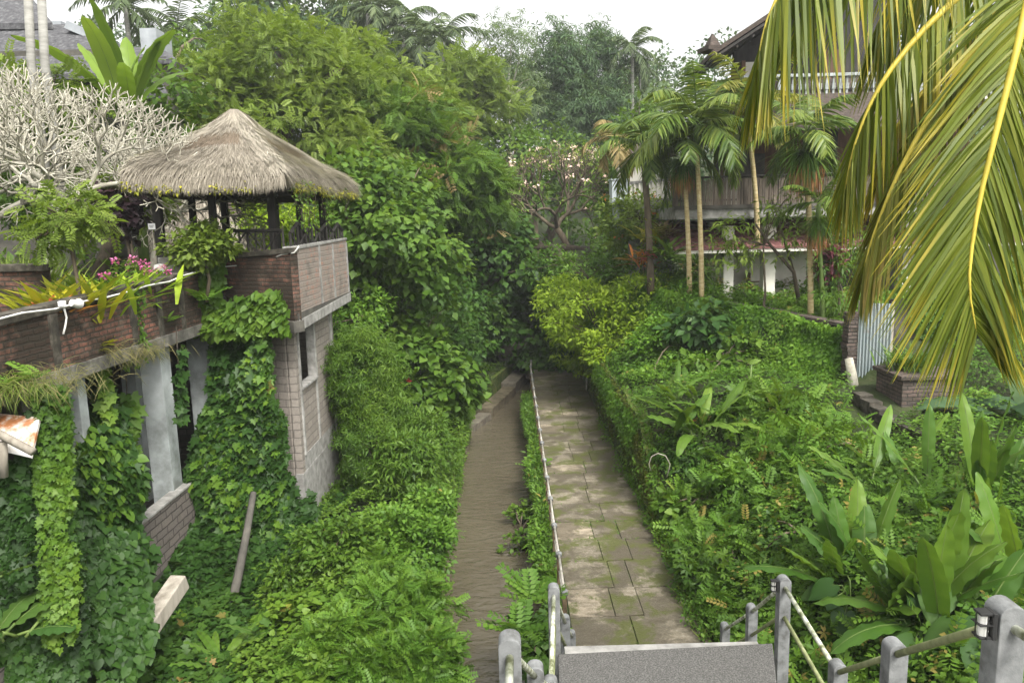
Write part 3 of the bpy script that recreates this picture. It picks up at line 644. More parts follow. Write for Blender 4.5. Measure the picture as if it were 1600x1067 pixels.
posts = [(-7.35, 15.75), (-6.2, 15.75), (-4.95, 15.75), (-4.9, 17.6), (-4.85, 19.6), (-6.1, 19.7), (-7.4, 19.6), (-7.4, 17.6)]
for i, (x, y) in enumerate(posts):
    mb = MB(); w = .13 if i % 2 else .16; mb.box((x, y, (PZ+ZE)/2), (w, w, ZE-PZ+.5)); mb.box((x, y, PZ+.15), (w+.1, w+.1, .3)); mb.box((x, y, ZE+.02), (w+.12, w+.12, .22)); mb.build('post', M['wood'], pv, bevel=.01)
for a, b in ((0, 1), (1, 2), (2, 3), (3, 4), (4, 5), (5, 6), (6, 7), (7, 0)):
    mb = MB(); p, q = posts[a], posts[b]; mb.wall(p, q, ZE-.12, ZE+.06, .1); mb.build('beam', M['wood'], pv)
def crail(a, b, z0, z1, n, name, wav=0., r_=.034):
    a = np.array(a, float); b = np.array(b, float); mb = MB(); pts = []
    for i in range(n+1):
        q = a+(b-a)*i/n; pts.append((q[0]+random.uniform(-.02, .02), q[1], z1+wav*(1 if i % 2 else -1)+random.uniform(-.015, .015)))
    mb.tube(pts, r_, 7)
    for i in range(n+1):
        q = pts[i]; mb.tube([(q[0], q[1], z0), q], r_*.8, 6)
        if i < n:
            q2 = pts[i+1]; mb.tube([(q[0], q[1], z0+.02), q2] if i % 2 else [(q2[0], q2[1], z0+.02), q], r_*.55, 6)
            m = [(u+v)/2 for u, v in zip(q, q2)]; mb.tube([(m[0], m[1], z0), m], r_*.5, 6)
    mb.build(name, M['wood'], pv)
crail((-6.3, 15.95), (-4.62, 15.2), 6.38, 6.80, 4, 'branch_railing'); crail((-4.47, 15.2), (-4.40, 19.8), 6.42, 6.84, 8, 'branch_railing', .1, .04)
mb = MB(); mb.box((-6.3, 17.2, 5.98), (1.1, .7, .07)); mb.box((-6.3, 17.2, 5.56), (.5, .45, .82)); mb.build('table', M['wood'], pv, bevel=.012)
mb = MB(); mb.b2((-6.9, 18.9, 5.55), (-5.2, 19.4, 5.62)); mb.b2((-6.9, 19.36, 5.62), (-5.2, 19.42, 6.1)); [mb.b2((x, 18.95, 5.14), (x+.08, 19.3, 5.55)) for x in (-6.8, -5.4)]; mb.build('bench', M['wood'], pv)
# thatched hut behind the pavilion
hp = at(312, 385, 24); ht = empty('thatched_hut', hp, 'second straw roof showing under the pavilion eaves', 'hut')
c = at(318, 312, 24.5); mb = MB(); zb, zt_ = c[2]-1.7, c[2]+1.0
v = [(c[0]-1.9, c[1]-1.2, zb), (c[0]+1.9, c[1]-1.2, zb), (c[0]+1.9, c[1]+1.8, zb), (c[0]-1.9, c[1]+1.8, zb), (c[0], c[1]+.3, zt_)]
mb.add(v, [(0, 1, 4), (1, 2, 4), (2, 3, 4), (3, 0, 4), (3, 2, 1, 0)]); mb.build('roof', M['brownroof'], ht)
L2 = LV(); n = 3000; u = rng.random(n); t = 1-np.sqrt(1-rng.random(n)); b0 = np.array(v[0]); b1 = np.array(v[1]); ap = np.array(v[4]); e = b0+(b1-b0)*u[:, None]; p = e*(1-t[:, None])+ap*t[:, None]; ax = nrm(e-ap+rng.normal(size=(n, 3))*.1); L2.put(T_lance(.03, .05), p, ax, np.broadcast_to([0, -.7, .7], (n, 3)), .5); L2.build('thatch', M['straw'], ht)
mb = MB(); [mb.b2((c[0]+dx-.06, c[1]+dy-.06, hgt(c[0], c[1])-.3), (c[0]+dx+.06, c[1]+dy+.06, zb+.3)) for dx in (-1.6, 1.6) for dy in (-.9, 1.5)]; mb.build('posts', M['wood'], ht)
# small things on the terrace
p = at(237, 354, 15.0); sg = empty('garden_sign', p, 'little white sign on a thin stick among the pink flowers', 'sign')
mb = MB(); mb.box(p, (.17, .012, .12), -.3); bd = mb.build('board', M['sign'], sg, bevel=.004)
mb = MB(); [mb.box(p+np.array([0, -.009, dz]), (.12-.025*k, .004, .009), -.3) for k, dz in enumerate((.018, 0, -.018))]; mb.build('lettering', M['ink'], bd)
mb = MB(); mb.tube([p+np.array([0, .012, -.04]), (p[0], p[1]+.012, 5.45)], .011, 6); mb.build('stick', M['greywood'], sg)
p = atx(249, 418, -6.78); mb = MB(); mb.box((p[0], p[1], 5.83), (.38, .36, .78), .4, taper=.55); o = mb.build('boulder', M['conc'], bevel=.08); tag(o, 'pale rounded boulder against the parapet below the garden sign', 'boulder')
p = at(268, 402, 15.2); mb = MB(); mb.b2((p[0]-.22, p[1]-.15, 5.13), (p[0]+.22, p[1]+.15, p[2])); tag(mb.build('stone_block', M['conc'], bevel=.015), 'pale squared stone block behind the boulder by the parapet', 'stone block')
# fallen beam, leaning pole, rusty sheet
a = at(266, 930, 10.7); b = at(218, 1000, 9.9); mb = MB(); t = nrm(b-a); R = Matrix((tuple(np.cross(nrm(np.cross(t, [0, 0, 1.])), t)), tuple(nrm(np.cross(t, [0, 0, 1.]))), tuple(t))).transposed()
mb.box((a+b)/2, (.26, .26, float(np.linalg.norm(b-a))+.6), rot=R); tag(mb.build('fallen_beam', M['greywood'], bevel=.02), 'pale square concrete beam jutting out of the ivy below the ruin', 'beam')
mb = MB(); mb.tube([at(396, 770, 13.9), at(384, 840, 13.1), at(372, 900, 12.6), at(350, 1000, 12.0)], [.06, .07, .08, .085], 8); tag(mb.build('leaning_pole', M['damp'], smooth=True), 'dark leaning timber pole half swallowed by ivy under the ruin', 'pole')
rs_ = MB(); a = at(-60, 640, 9.3); b = at(62, 652, 9.0); c = at(48, 715, 8.7); d = at(-60, 690, 8.7); rs_.add([a, b, c, d]+[q+np.array([0, .03, -.02]) for q in (a, b, c, d)], [(3, 2, 1, 0), (4, 5, 6, 7), (0, 1, 5, 4), (1, 2, 6, 5), (2, 3, 7, 6), (3, 0, 4, 7)])
tag(rs_.build('rusty_sheet', M['rust']), 'white roofing sheet streaked with rust under the end of the parapet', 'roofing sheet')
mb = MB(); mb.tube([at(-20, 668, 8.6), at(52, 706, 8.5)], .05, 8); mb.tube([at(4, 690, 8.6), at(6, 745, 8.6)], .05, 8); tag(mb.build('prop_pole', M['greywood'], smooth=True), 'pale wooden prop poles holding the rusty roofing sheet', 'pole')
# house behind on the left
hb = empty('hillside_house', (-19, 28, 6), 'grey shingle roofed house rising behind the bare white tree', 'house')
def poly3(mb, pts, back, mi=0):
    n = len(pts); q = [np.asarray(p)+np.array(back) for p in pts]
    mb.add(list(pts)+q, [tuple(range(n))[::-1], tuple(range(n, 2*n))]+[(i, (i+1) % n, n+(i+1) % n, n+i) for i in range(n)], mi)
def slope(pts, th, m, nm): mb = MB(); poly3(mb, pts, (0, 0, -th)); mb.build(nm, M[m], hb)
a = at(-150, 100, 25.2); b = at(168, 100, 25.2); mb = MB(); mb.b2((a[0], 25.2, 5.0), (b[0], 33, a[2]+.3)); mb.build('wall', M['damp'], hb)
slope([at(-150, 118, 24.2), at(192, 114, 24.2), at(130, 42, 27), at(112, 38, 27.2), at(40, 40, 27.2), at(-150, 44, 27.2)], .18, 'greyroof', 'lower_roof')
slope([at(192, 114, 24.2)+np.array([.02, 0, 0]), at(225, 100, 33.5), at(150, 40, 31), at(130, 42, 27)+np.array([.02, 0, 0])], .18, 'greyroof', 'lower_roof')
a = at(-150, 62, 27.3); b = at(98, 62, 27.3); mb = MB(); mb.b2((a[0], 27.3, a[2]-1.2), (b[0], 31, at(50, 34, 27.3)[2])); mb.build('concrete_fascia', M['fascia'], hb)
slope([at(-150, 38, 26.8), at(82, 36, 26.8), at(40, -14, 29.5), at(-150, -40, 29.5)], .2, 'greyroof', 'upper_roof')
mb = MB(); poly3(mb, [at(100, 44, 26.4), at(170, 74, 26.4), at(176, 64, 26.4), at(104, 32, 26.4)], (0, .4, 0)); mb.build('gable_wall', M['fascia'], hb)
a = at(222, 90, 27); b = at(243, 44, 27); mb = MB(); mb.b2((a[0], 27, 5.0), (b[0], 28.2, b[2])); mb.build('chimney', M['fascia'], hb)
slope([at(196, 95, 26), at(275, 92, 26), at(250, 74, 28.4), at(200, 74, 28.4)], .15, 'greyroof', 'side_roof')
a = at(200, 140, 25.8); b = at(256, 140, 25.8); mb = MB(); mb.b2((a[0], 26.2, 5.0), (b[0], 28.5, at(220, 90, 26.2)[2])); mb.build('side_wall', M['damp'], hb)
slope([at(200, 145, 25), at(262, 147, 25), at(254, 130, 26.15), at(210, 126, 26.15)], .15, 'greyroof', 'porch_roof')
# ------------------------------------------------------------------ foliage generators
def _bigheart():
    V = []; rows = [(-.18, .30, .5), (0, .40, .5), (.16, .46, .45), (.38, .42, .4), (.6, .31, .3), (.82, .15, .2), (1.0, .0, .0)]
    for t, w, c in rows:
        for q in (-1, -.5, 0, .5, 1):
            V.append((q*w if not (t < 0 and q == 0) else 0, t+(.16 if (t < 0 and q == 0) else 0)+(.05 if t < .1 and abs(q) == 1 else 0), .10*abs(q)*w*2*c+(.025 if abs(q) == .5 else 0)-.20*max(t, 0)**2))
    return np.array(V, float), [[i*5+j, i*5+j+1, (i+1)*5+j+1, (i+1)*5+j] for i in range(6) for j in range(4)]
BIGHEART = _bigheart()
def E3(px, py, y, rx, rz, ry=None):
    k = y/F; return at(px, py, y), np.array([rx*k, (ry if ry else (rx+rz)/2*1.0)*k, rz*k])
def clumps(ells, n, inner=.55, upb=.15, lump=.2):
    w = np.array([(r[0]*r[1]+r[0]*r[2]+r[1]*r[2]) for c, r in ells]); w = w/w.sum(); pick = rng.choice(len(ells), n*2, p=w)
    c = np.array([e[0] for e in ells])[pick]; r = np.array([e[1] for e in ells])[pick]
    d = rng.normal(size=(n*2, 3)); d[:, 2] += upb; d = nrm(d); rr = inner+(1-inner)*np.sqrt(rng.random(n*2)); rr = rr*(1+lump*noise(d*2+c, 1.3, 5))
    rr = np.where(rng.random(n*2) < .09, rr*rng.uniform(1.1, 1.32, n*2), rr); p = c+d*r*rr[:, None]; keep = np.ones(n*2, bool)
    for i, (cc, r2) in enumerate(ells): keep &= ~((np.linalg.norm((p-cc)/r2, axis=1) < inner*.9) & (pick != i))
    return p[keep][:n], nrm(d/r)[keep][:n]
def fill(L, p, out, cr, nl, T, size, droop=.25, flat=.6, mi=0, spread=.5, upn=1., lvb=0., lvs=1.):
    m = len(p); q = np.repeat(np.arange(m), nl); n = len(q); crv = cr*rng.uniform(.6, 1.35, m)[q]
    o = nrm(rng.normal(size=(n, 3)))*(rng.random(n)**.45)[:, None]; o[:, 2] *= flat
    pos = p[q]+o*crv[:, None]
    ax = nrm(nrm(o)*.8+out[q]*.45+rng.normal(size=(n, 3))*spread+np.array([0, 0, -droop]))
    nn = nrm(out[q]*.55+rng.normal(size=(n, 3))*.45+np.array([0, 0, upn]))
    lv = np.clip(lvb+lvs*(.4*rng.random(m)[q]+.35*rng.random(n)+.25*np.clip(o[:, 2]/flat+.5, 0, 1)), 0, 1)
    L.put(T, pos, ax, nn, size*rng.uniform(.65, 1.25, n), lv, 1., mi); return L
def limbs(mb, base, tops, r0_, r1=.03, n=7, wob=.12):
    base = np.asarray(base, float)
    for t in tops:
        t = np.asarray(t, float); L = np.linalg.norm(t-base); k = 5
        P = [base+(t-base)*i/k+(rng.normal(size=3)*wob*L*.12 if 0 < i < k else 0)+np.array([0, 0, .12*L*math.sin(math.pi*i/k)]) for i in range(k+1)]
        mb.tube(P, [r0_*(1-i/k)+r1*(i/k) for i in range(k+1)], n)
def tree(name, label, cat, base, ells, T, size, nc, nl, mat, cr=.5, tr=.18, bark='bark', group=None, inner=.55, droop=.25, nlimb=10, lump=.3, flat=.6, spread=.5, upb=.15, extra=None, upn=1., crown='crown', trunk='trunk', zb=None):
    bx, by = base[0], base[1]; bz = float(hgt(bx, by))-.15 if zb is None else zb; root = empty(name, (bx, by, bz), label, cat, group)
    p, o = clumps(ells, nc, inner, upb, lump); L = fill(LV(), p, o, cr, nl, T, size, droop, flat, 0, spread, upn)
    mats = [M[mat]]
    if extra: 
        for (m2, T2, s2, frac, per) in extra:
            mats.append(M[m2]); k = rng.choice(len(p), max(1, int(len(p)*frac)), replace=False); fill(L, p[k]+o[k]*cr*.8, o[k], cr*.45, per, T2, s2, .1, .6, len(mats)-1)
    L.build(crown, mats, root)
    mb = MB(); c0 = np.mean([e[0] for e in ells], 0); rmin = min(e[0][2]-e[1][2]*.4 for e in ells)
    top = np.array([c0[0]*.75+bx*.25, c0[1]*.75+by*.25, max(bz+.4, min(c0[2], rmin+.5))])
    b = np.array([bx, by, bz]); mb.tube([b, b*.6+top*.4+np.array([.1, 0, 0]), top], [tr*1.25, tr, tr*.75], 9)
    k = rng.choice(len(p), min(nlimb, len(p)), replace=False); limbs(mb, top, p[k], tr*.6, .015)
    mb.build(trunk, M[bark], root, smooth=True); return root
def bush(label, ells, T, size, nc, nl, mat, cr=.35, cat='bush', name='bush', **kw):
    c0 = np.mean([e[0] for e in ells], 0); return tree(name, label, cat, (c0[0], c0[1]), ells, T, size, nc, nl, mat, cr=cr, tr=.035, crown='foliage', trunk='stem', **kw)
def quad_pts(c, n):
    u, v = rng.random(n), rng.random(n); c = [np.asarray(q, float) for q in c]
    p = (c[0]*(1-u)[:, None]+c[1]*u[:, None])*(1-v)[:, None]+(c[3]*(1-u)[:, None]+c[2]*u[:, None])*v[:, None]
    return p, u, v, nrm(np.cross(c[1]-c[0], c[3]-c[0]))
def ivy(L, c, n, T, size, mi=0, bulge=.18, ragged=.25, hang=1., thick=.14, seed=1, face=None, maskf=1.2, ns=1.6, lvb=0.):
    """leaves over a quad patch: corners top-left, top-right, bottom-right, bottom-left"""
    p, u, v, N = quad_pts(c, n)
    if face is None: face = CAM-p.mean(0)
    if N@face < 0: N = -N
    nz = noise(p, ns, seed); e = np.minimum(np.minimum(u, 1-u), np.minimum(v, 1-v)*1.0)
    keep = (e+ragged*(.25+.6*noise(p, maskf*1.7, seed+7))) > rng.random(n)*.10*ragged*4
    p = p+N*(bulge*nz+thick*rng.random(n))[:, None]; p, u, v, nz = p[keep], u[keep], v[keep], nz[keep]; n = len(p)
    dn = np.array([0, 0, -1.])-N*(-N[2]); dn = nrm(dn) if np.linalg.norm(dn) > .1 else np.array([0, -1., 0])
    ax = nrm(dn*hang+rng.normal(size=(n, 3))*.5+N*.25); nn = nrm(N+np.array([0, 0, .55])+rng.normal(size=(n, 3))*.35)
    L.put(T, p, ax, nn, size*rng.uniform(.55, 1.2, n), np.clip(.45*rng.random(n)+.25+.3*nz+lvb, 0, 1), 1., mi); return p
def ground_leaves(L, x0, x1, y0, y1, n, T, size, mi=0, bump=.2, mask=None, lift=.1, seed=3, lvb=0., hang=.15):
    x = rng.uniform(x0, x1, n); y = rng.uniform(y0, y1, n); P2 = np.stack([x, y], -1)
    k = np.ones(n, bool) if mask is None else mask(x, y); x, y, P2 = x[k], y[k], P2[k]; n = len(x)
    nz = noise(P2, 1.7, seed); n2 = noise(P2, 4.5, seed+1); z = hgt(x, y)+bump*np.clip(nz+.2, 0, 2)+.35*bump*n2+lift*rng.random(n)
    e = .15; N = nrm(np.stack([-(hgt(x+e, y)-hgt(x-e, y))/(2*e), -(hgt(x, y+e)-hgt(x, y-e))/(2*e), np.ones(n)], -1))
    dn = N*N[:, 2:3]-np.array([0, 0, 1.])
    ax = nrm(rng.normal(size=(n, 3))*[1, 1, .25]+N*.2+dn*1.2*hang*4); nn = nrm(N+rng.normal(size=(n, 3))*.4+np.array([0, 0, .3]))
    L.put(T, np.stack([x, y, z], -1)+N*.05, ax, nn, size*rng.uniform(.6, 1.25, n), np.clip(.5*rng.random(n)+.22+.3*nz+lvb, 0, 1), 1., mi)
def fern(L, base, n, length, mi=0, up=.9, T=PINN, spread=1.):
    a = rng.uniform(0, 6.28, n); ax = nrm(np.stack([np.cos(a)*spread, np.sin(a)*spread, np.full(n, up)*rng.uniform(.5, 1.3, n)], -1))
    nn = nrm(np.stack([-np.cos(a)*.6, -np.sin(a)*.6, np.ones(n)], -1)); L.put(T, np.asarray(base)+rng.normal(size=(n, 3))*.03, ax, nn, length*rng.uniform(.7, 1.15, n), .3+.6*rng.random(n), 1., mi)
def paddle(L, mb, base, az, elev, length, width, bend, pet=.3, mi=0, lvv=None, wave=.02, roll=0.):
    """one big leaf: petiole tube (in mb) and an arched blade in L"""
    base = np.asarray(base, float); n = 22; p = base.copy(); P = [p.copy()]; el = elev; D = []
    for i in range(n):
        t = (i+1)/n; e = elev-bend*t**1.6; d = np.array([math.cos(e)*math.cos(az), math.cos(e)*math.sin(az), math.sin(e)]); D.append(d); p = p+d*length/n; P.append(p.copy())
    P = np.array(P); k0 = max(1, int(n*pet)); mb.tube([P[i] for i in range(0, k0+1, max(1, k0//3))]+[P[k0]], .012+width*.03, 6)
    sd = np.array([-math.sin(az), math.cos(az), 0]); st = P[k0:]; m = len(st); V = []; lt = []
    ph = rng.uniform(0, 6)
    for i in range(m):
        t = i/(m-1); d = D[min(k0+i, n-1)]; nn = np.cross(d, sd)*-1; nn = nn if nn[2] > 0 or elev > 1.2 else nn
        w = width/2*(math.sin(math.pi*min(1, t*.93+.05))**.55)*(1 if t < .98 else .2); s2 = sd*math.cos(roll)+nn*math.sin(roll); n2 = np.cross(s2, d)
        for q in (-1, -.5, 0, .5, 1): V.append(st[i]+s2*w*q+n2*(abs(q)*w*.22+wave*abs(q)*math.sin(ph+i*1.9+q))); lt.append(.5+abs(q)*.5 if q else 0.)
    Fc = [[i*5+j, i*5+j+1, (i+1)*5+j+1, (i+1)*5+j] for i in range(m-1) for j in range(4)]
    L.raw(np.array(V)[None], Fc, np.array([rng.random() if lvv is None else lvv]), np.array(lt)[None], mi)
    mb.tube([st[i]+np.array([0, 0, .004]) for i in range(0, m, 3)], [max(.003, width*.022*(1-i/m)) for i in range(0, m, 3)], 5)
def paddle_plant(label, base, n, length, width, mat='banana', cat='plant', name='paddle_leaf_plant', elev=(.7, 1.35), bend=(.4, 1.2), pet=.3, group=None, az=None, zoff=0., spread=.12):
    base = np.asarray(base, float); root = empty(name, base, label, cat, group); L = LV(); mb = MB()
    for i in range(n):
        a = (az[i] if az is not None and i < len(az) else rng.uniform(0, 6.28)); b = base+np.array([rng.normal()*spread, rng.normal()*spread, zoff])
        paddle(L, mb, b, a, rng.uniform(*elev), length*rng.uniform(.65, 1.15), width*rng.uniform(.8, 1.15), rng.uniform(*bend), pet, roll=rng.uniform(-.35, .35))
    L.build('leaves', M[mat], root, smooth=True); mb.build('stem', M['stem'], root, smooth=True); return root
def ribbon(L, p, ax, dn, wd, length, width, lv, mi=0, k=4, droop=.25):
    """n drooping leaflets: start p, direction ax, droop direction dn, width direction wd"""
    n = len(p); V = []; lt = []; length = np.broadcast_to(length, (n,))
    for i in range(k+1):
        s = i/k; c = p+ax*(s*length)[:, None]+dn*(droop*s*s*length)[:, None]; w = width*(.55, 1., .9, .6, .06)[min(i*4//k, 4)]*.5
        V += [c-wd*np.reshape(w, (-1, 1)), c+wd*np.reshape(w, (-1, 1))]; lt += [s, s]
    V = np.stack(V, 1); Fc = [[2*i, 2*i+1, 2*i+3, 2*i+2] for i in range(k)]
    L.raw(V, Fc, lv, np.broadcast_to(np.array(lt), (n, len(lt))), mi)
def spline(P, n):
    P = np.asarray(P, float); K = len(P); u = np.linspace(0, K-1-1e-6, n); i = u.astype(int); f = (u-i)[:, None]
    a = P[np.maximum(i-1, 0)]; b = P[i]; c = P[np.minimum(i+1, K-1)]; d = P[np.minimum(i+2, K-1)]
    return .5*((2*b)+(c-a)*f+(2*a-5*b+4*c-d)*f*f+(3*b-a-3*c+d)*f**3)
def frond(L, P, n, leaflen, width, mi=0, side=.8, fwd=.6, hang=.2, droop=.25, upv=(0, 0, 1), mi2=None, start=.12, prof=None, lvb=.0, jit=.1):
    q = spline(P, 60); u = np.linspace(start, .995, n); i = np.clip((u*59).astype(int), 0, 58); f = (u*59-i)[:, None]; p = q[i]*(1-f)+q[i+1]*f; t = nrm(q[i+1]-q[i])
    uv = np.asarray(upv, float); sd = nrm(np.cross(t, np.broadcast_to(uv, t.shape))); ln = leaflen*(np.sin(np.pi*np.clip(.18+u*.74, 0, 1))**.7 if prof is None else prof(u))
    for s_, m_ in ((1, mi), (-1, mi if mi2 is None else mi2)):
        k = rng.random(n) > .03; kk = k.sum()
        ax = nrm(sd*s_*side+t*fwd*(1+.5*u[:, None])+np.array([0, 0, -hang])+rng.normal(size=(n, 3))*jit)[k]
        wd = nrm(t[k]+rng.normal(size=(kk, 3))*.35); wd = nrm(wd-ax*np.sum(wd*ax, 1, keepdims=True))
        ribbon(L, p[k], ax, np.broadcast_to([0, 0, -1.], (kk, 3)), wd, (ln*rng.uniform(.85, 1.1, n))[k], width, np.clip(lvb+rng.random(kk)*.9, 0, 1), m_, droop=droop*rng.uniform(.7, 1.3))
    return q
def dichot(mb, p, d, L, r, depth, tips, spread=.62, up_=.15, n=6):
    """frangipani branching: short thick segments that fork two or three ways"""
    d = nrm(d); m = p+d*L*.5+rng.normal(size=3)*L*.06; e = p+d*L; mb.tube([p, m, e], [r, r*.9, r*.84], n, cap=False)
    if depth == 0: tips.append((e, d)); return
    k = 2 if rng.random() < .55 else 3; a0 = rng.uniform(0, 6.28); x = nrm(np.cross(d, [.3, .5, .8])); y = np.cross(d, x)
    for i in range(k):
        a = a0+6.283*i/k+rng.uniform(-.35, .35); nd = nrm(d+spread*rng.uniform(.7, 1.3)*(math.cos(a)*x+math.sin(a)*y)+np.array([0, 0, up_]))
        dichot(mb, e, nd, L*rng.uniform(.72, .95), max(r*.74, .011), depth-1, tips, spread, up_, max(4, n-1))
# ------------------------------------------------------------------ greenery, left and background
def top_h(px, py, y): return at(px, py, y)
# -- ground creepers (uncountable)
L = LV(); lm = lambda x, y: (x < xl(y)-.05)
ground_leaves(L, -4.4, -1.5, 7, 26, 34000, OVAL, .10, 0, .28, lm, .14); ground_leaves(L, -6.8, -3.9, 7, 20, 15000, IVY, .15, 2, .25, lm, .2, 9); ground_leaves(L, -6.5, -4.2, 15, 26, 9000, OVAL, .11, 0, .28, lm, .2, 6); ground_leaves(L, -4, 3, 25, 40, 16000, OVAL, .14, 0, .3, lm, .2, 17); ground_leaves(L, -6.5, -1.5, 7, 15, 9000, HEART, .13, 1, .3, lm, .16, 8)
n = 16000; y = rng.uniform(7, 32, n); x = xl(y)+.10-.15*rng.random(n)+.10*noise(np.stack([y, y], -1), 2, 5); z = rng.uniform(-.75, .35, n)**1; k = z > -.62+.45*noise(np.stack([y, y*.3], -1), 1.6, 6)
fill(L, np.stack([x, y, z], -1)[k], np.broadcast_to([1., 0, .3], (k.sum(), 3)), .08, 1, OVAL, .085, .5, 1., 0)
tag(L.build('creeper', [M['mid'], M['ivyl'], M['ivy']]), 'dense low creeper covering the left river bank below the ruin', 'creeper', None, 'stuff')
L = LV(); n = 15000; y = rng.uniform(7, 29, n)**1.0; w_ = .24+.12*noise(np.stack([y, y*.2], -1), 1.2, 2); x = .70+rs(y)*.3-rng.random(n)*w_*1.25; z = -.05+.22*rng.random(n)-np.clip(.62-x, 0, .5)*1.1*rng.random(n)+.1*np.clip(noise(np.stack([y, x], -1), 2., 3), 0, 1)
fill(L, np.stack([x, y, z], -1), np.broadcast_to([-.4, 0, .8], (n, 3)), .07, 1, OVAL, .085, .2, 1., 0, lvb=-.05); k = rng.choice(n, 900); k = k[y[k] < 22]
fill(L, np.stack([x, y, z], -1)[k], np.broadcast_to([-.4, 0, .8], (len(k), 3)), .1, 4, NARROW, .17, .1, 1., 0, lvb=.1)
tag(L.build('verge_plants', [M['cover']]), 'bright strip of low plants between the pipe railing and the river', 'verge', None, 'stuff')
for px, py, y, lab in ((828, 935, 10.6, 'yellow green fern leaning over the river beside the landing'), (812, 985, 9.6, 'fern tuft lower on the river edge below the stairs'), (836, 770, 20, 'leafy fern hanging from the river edge midway along the railing')):
    p = at(px, py, y); p[2] = max(p[2], 0.0); L = LV(); fern(L, p, 16, .5); tag(L.build('fern', [M['cover']]), lab, 'fern')
bush('round leaved plant bulging over the river at the middle of the railing', [E3(818, 815, 18.2, 22, 32), E3(812, 850, 16.4, 16, 20)], WIDE, .14, 26, 22, 'mid', .2)
bush('dark leaved plant between the railing and river close to the landing', [E3(822, 985, 11.4, 28, 30), E3(840, 1015, 10.6, 22, 30)], WIDE, .15, 30, 24, 'deep', .2)
# -- near bank mounds
bush('bright fine leaved bush spilling over the bank at the bottom of the picture', [E3(570, 985, 10.4, 60, 50), E3(640, 960, 10.6, 55, 46), E3(660, 1040, 9.4, 55, 52), E3(520, 1020, 9.8, 60, 50), E3(600, 1050, 9.3, 60, 40), E3(600, 920, 11.2, 46, 34)], PINN, .20, 640, 12, 'cover', .2, droop=.1, lump=.55, extra=[('mid', OVAL, .10, .3, 26)])
bush('low light green mound on the bank beside the water', [E3(655, 860, 13.0, 52, 48), E3(600, 840, 13.4, 60, 50), E3(672, 800, 14.4, 34, 36)], OVAL, .105, 330, 32, 'cover', .22, droop=.15)
bush('mid green mound under the corner of the ruin', [E3(520, 880, 12.6, 62, 60), E3(560, 930, 12., 60, 48), E3(470, 930, 12.4, 55, 50)], OVAL, .115, 330, 30, 'mid', .24)
bush('dark narrow leaved bush hanging at the river edge', [E3(640, 720, 16.6, 52, 52), E3(668, 690, 18.2, 36, 42)], NARROW, .16, 200, 30, 'mid', .3)
bush('feathery blue green bush against the river side wall of the ruin', [E3(590, 690, 18, 68, 92), E3(560, 590, 18.5, 55, 68), E3(615, 760, 17.4, 55, 55)], BAMB, .24, 480, 22, 'mid', .34, droop=.45, spread=.6)
bush('leafy bush wrapped round the outer corner of the ruin wall', [E3(536, 700, 19.6, 24, 75), E3(528, 790, 17.6, 28, 45)], OVAL, .12, 120, 30, 'cover', .22)
bush('big heart leaved vine bush domed over the river bend', [E3(645, 565, 24, 82, 58), E3(695, 605, 23.6, 42, 52), E3(590, 530, 24.5, 60, 45), E3(650, 640, 23, 60, 45)], HEART, .27, 300, 17, 'mid', .5, droop=.5)
bush('low creeper mound at the foot of the heart leaved vine', [E3(700, 690, 23, 26, 42), E3(690, 640, 25, 36, 30), E3(660, 690, 22, 38, 40)], OVAL, .13, 130, 26, 'mid', .3)
p = at(640, 600, 22.6); r_ = paddle_plant('ginger plant with long arching leaves and one red flower on the bank', p, 13, 1.3, .2, 'mid', elev=(.3, 1.2), pet=.2)
L = LV(); fill(L, at(633, 594, 22.2)[None], np.array([[0, -1., .3]]), .09, 14, OVAL, .16, 0); L.build('flower', M['redl'], r_)
# -- ivies on the ruin
def ivy_thing(label, spec, mats, cat='ivy', name='ivy_vine', stems=()):
    L = LV(); [ivy(L, **q) for q in spec]; o = tag(L.build(name, [M[m] for m in mats]), label, cat)
    if stems:
        mb = MB(); [mb.tube(s, .012, 5) for s in stems]; mb.build('stem', M['darkbark'], o, smooth=True)
    return o
c4 = lambda *q: [at(*a) for a in q]
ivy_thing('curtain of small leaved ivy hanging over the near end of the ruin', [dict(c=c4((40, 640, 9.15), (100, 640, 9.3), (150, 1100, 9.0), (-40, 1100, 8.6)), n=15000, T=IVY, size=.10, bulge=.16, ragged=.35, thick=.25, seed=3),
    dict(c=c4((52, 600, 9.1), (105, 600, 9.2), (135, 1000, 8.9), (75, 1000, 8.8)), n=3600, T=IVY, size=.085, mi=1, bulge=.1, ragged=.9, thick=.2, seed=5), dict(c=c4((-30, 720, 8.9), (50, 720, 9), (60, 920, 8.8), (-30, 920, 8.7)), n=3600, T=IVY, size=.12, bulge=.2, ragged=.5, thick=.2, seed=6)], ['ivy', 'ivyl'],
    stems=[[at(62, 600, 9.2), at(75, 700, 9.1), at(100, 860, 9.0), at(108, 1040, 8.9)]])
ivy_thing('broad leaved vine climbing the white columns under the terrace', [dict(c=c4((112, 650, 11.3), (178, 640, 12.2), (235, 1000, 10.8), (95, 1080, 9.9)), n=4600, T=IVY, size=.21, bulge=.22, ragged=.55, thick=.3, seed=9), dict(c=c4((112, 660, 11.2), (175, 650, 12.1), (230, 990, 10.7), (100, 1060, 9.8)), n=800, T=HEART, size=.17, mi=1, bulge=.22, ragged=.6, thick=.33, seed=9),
    dict(c=c4((110, 800, 10.4), (215, 850, 10.8), (240, 1090, 9.4), (110, 1100, 9.2)), n=3800, T=HEART, size=.14, mi=0, bulge=.25, ragged=.5, thick=.3, seed=11), dict(c=c4((125, 560, 12.3), (150, 550, 12.6), (160, 690, 12.6), (130, 700, 12.0)), n=260, T=IVY, size=.2, bulge=.2, ragged=.7, thick=.3, seed=12)], ['ivy', 'ivyl'])
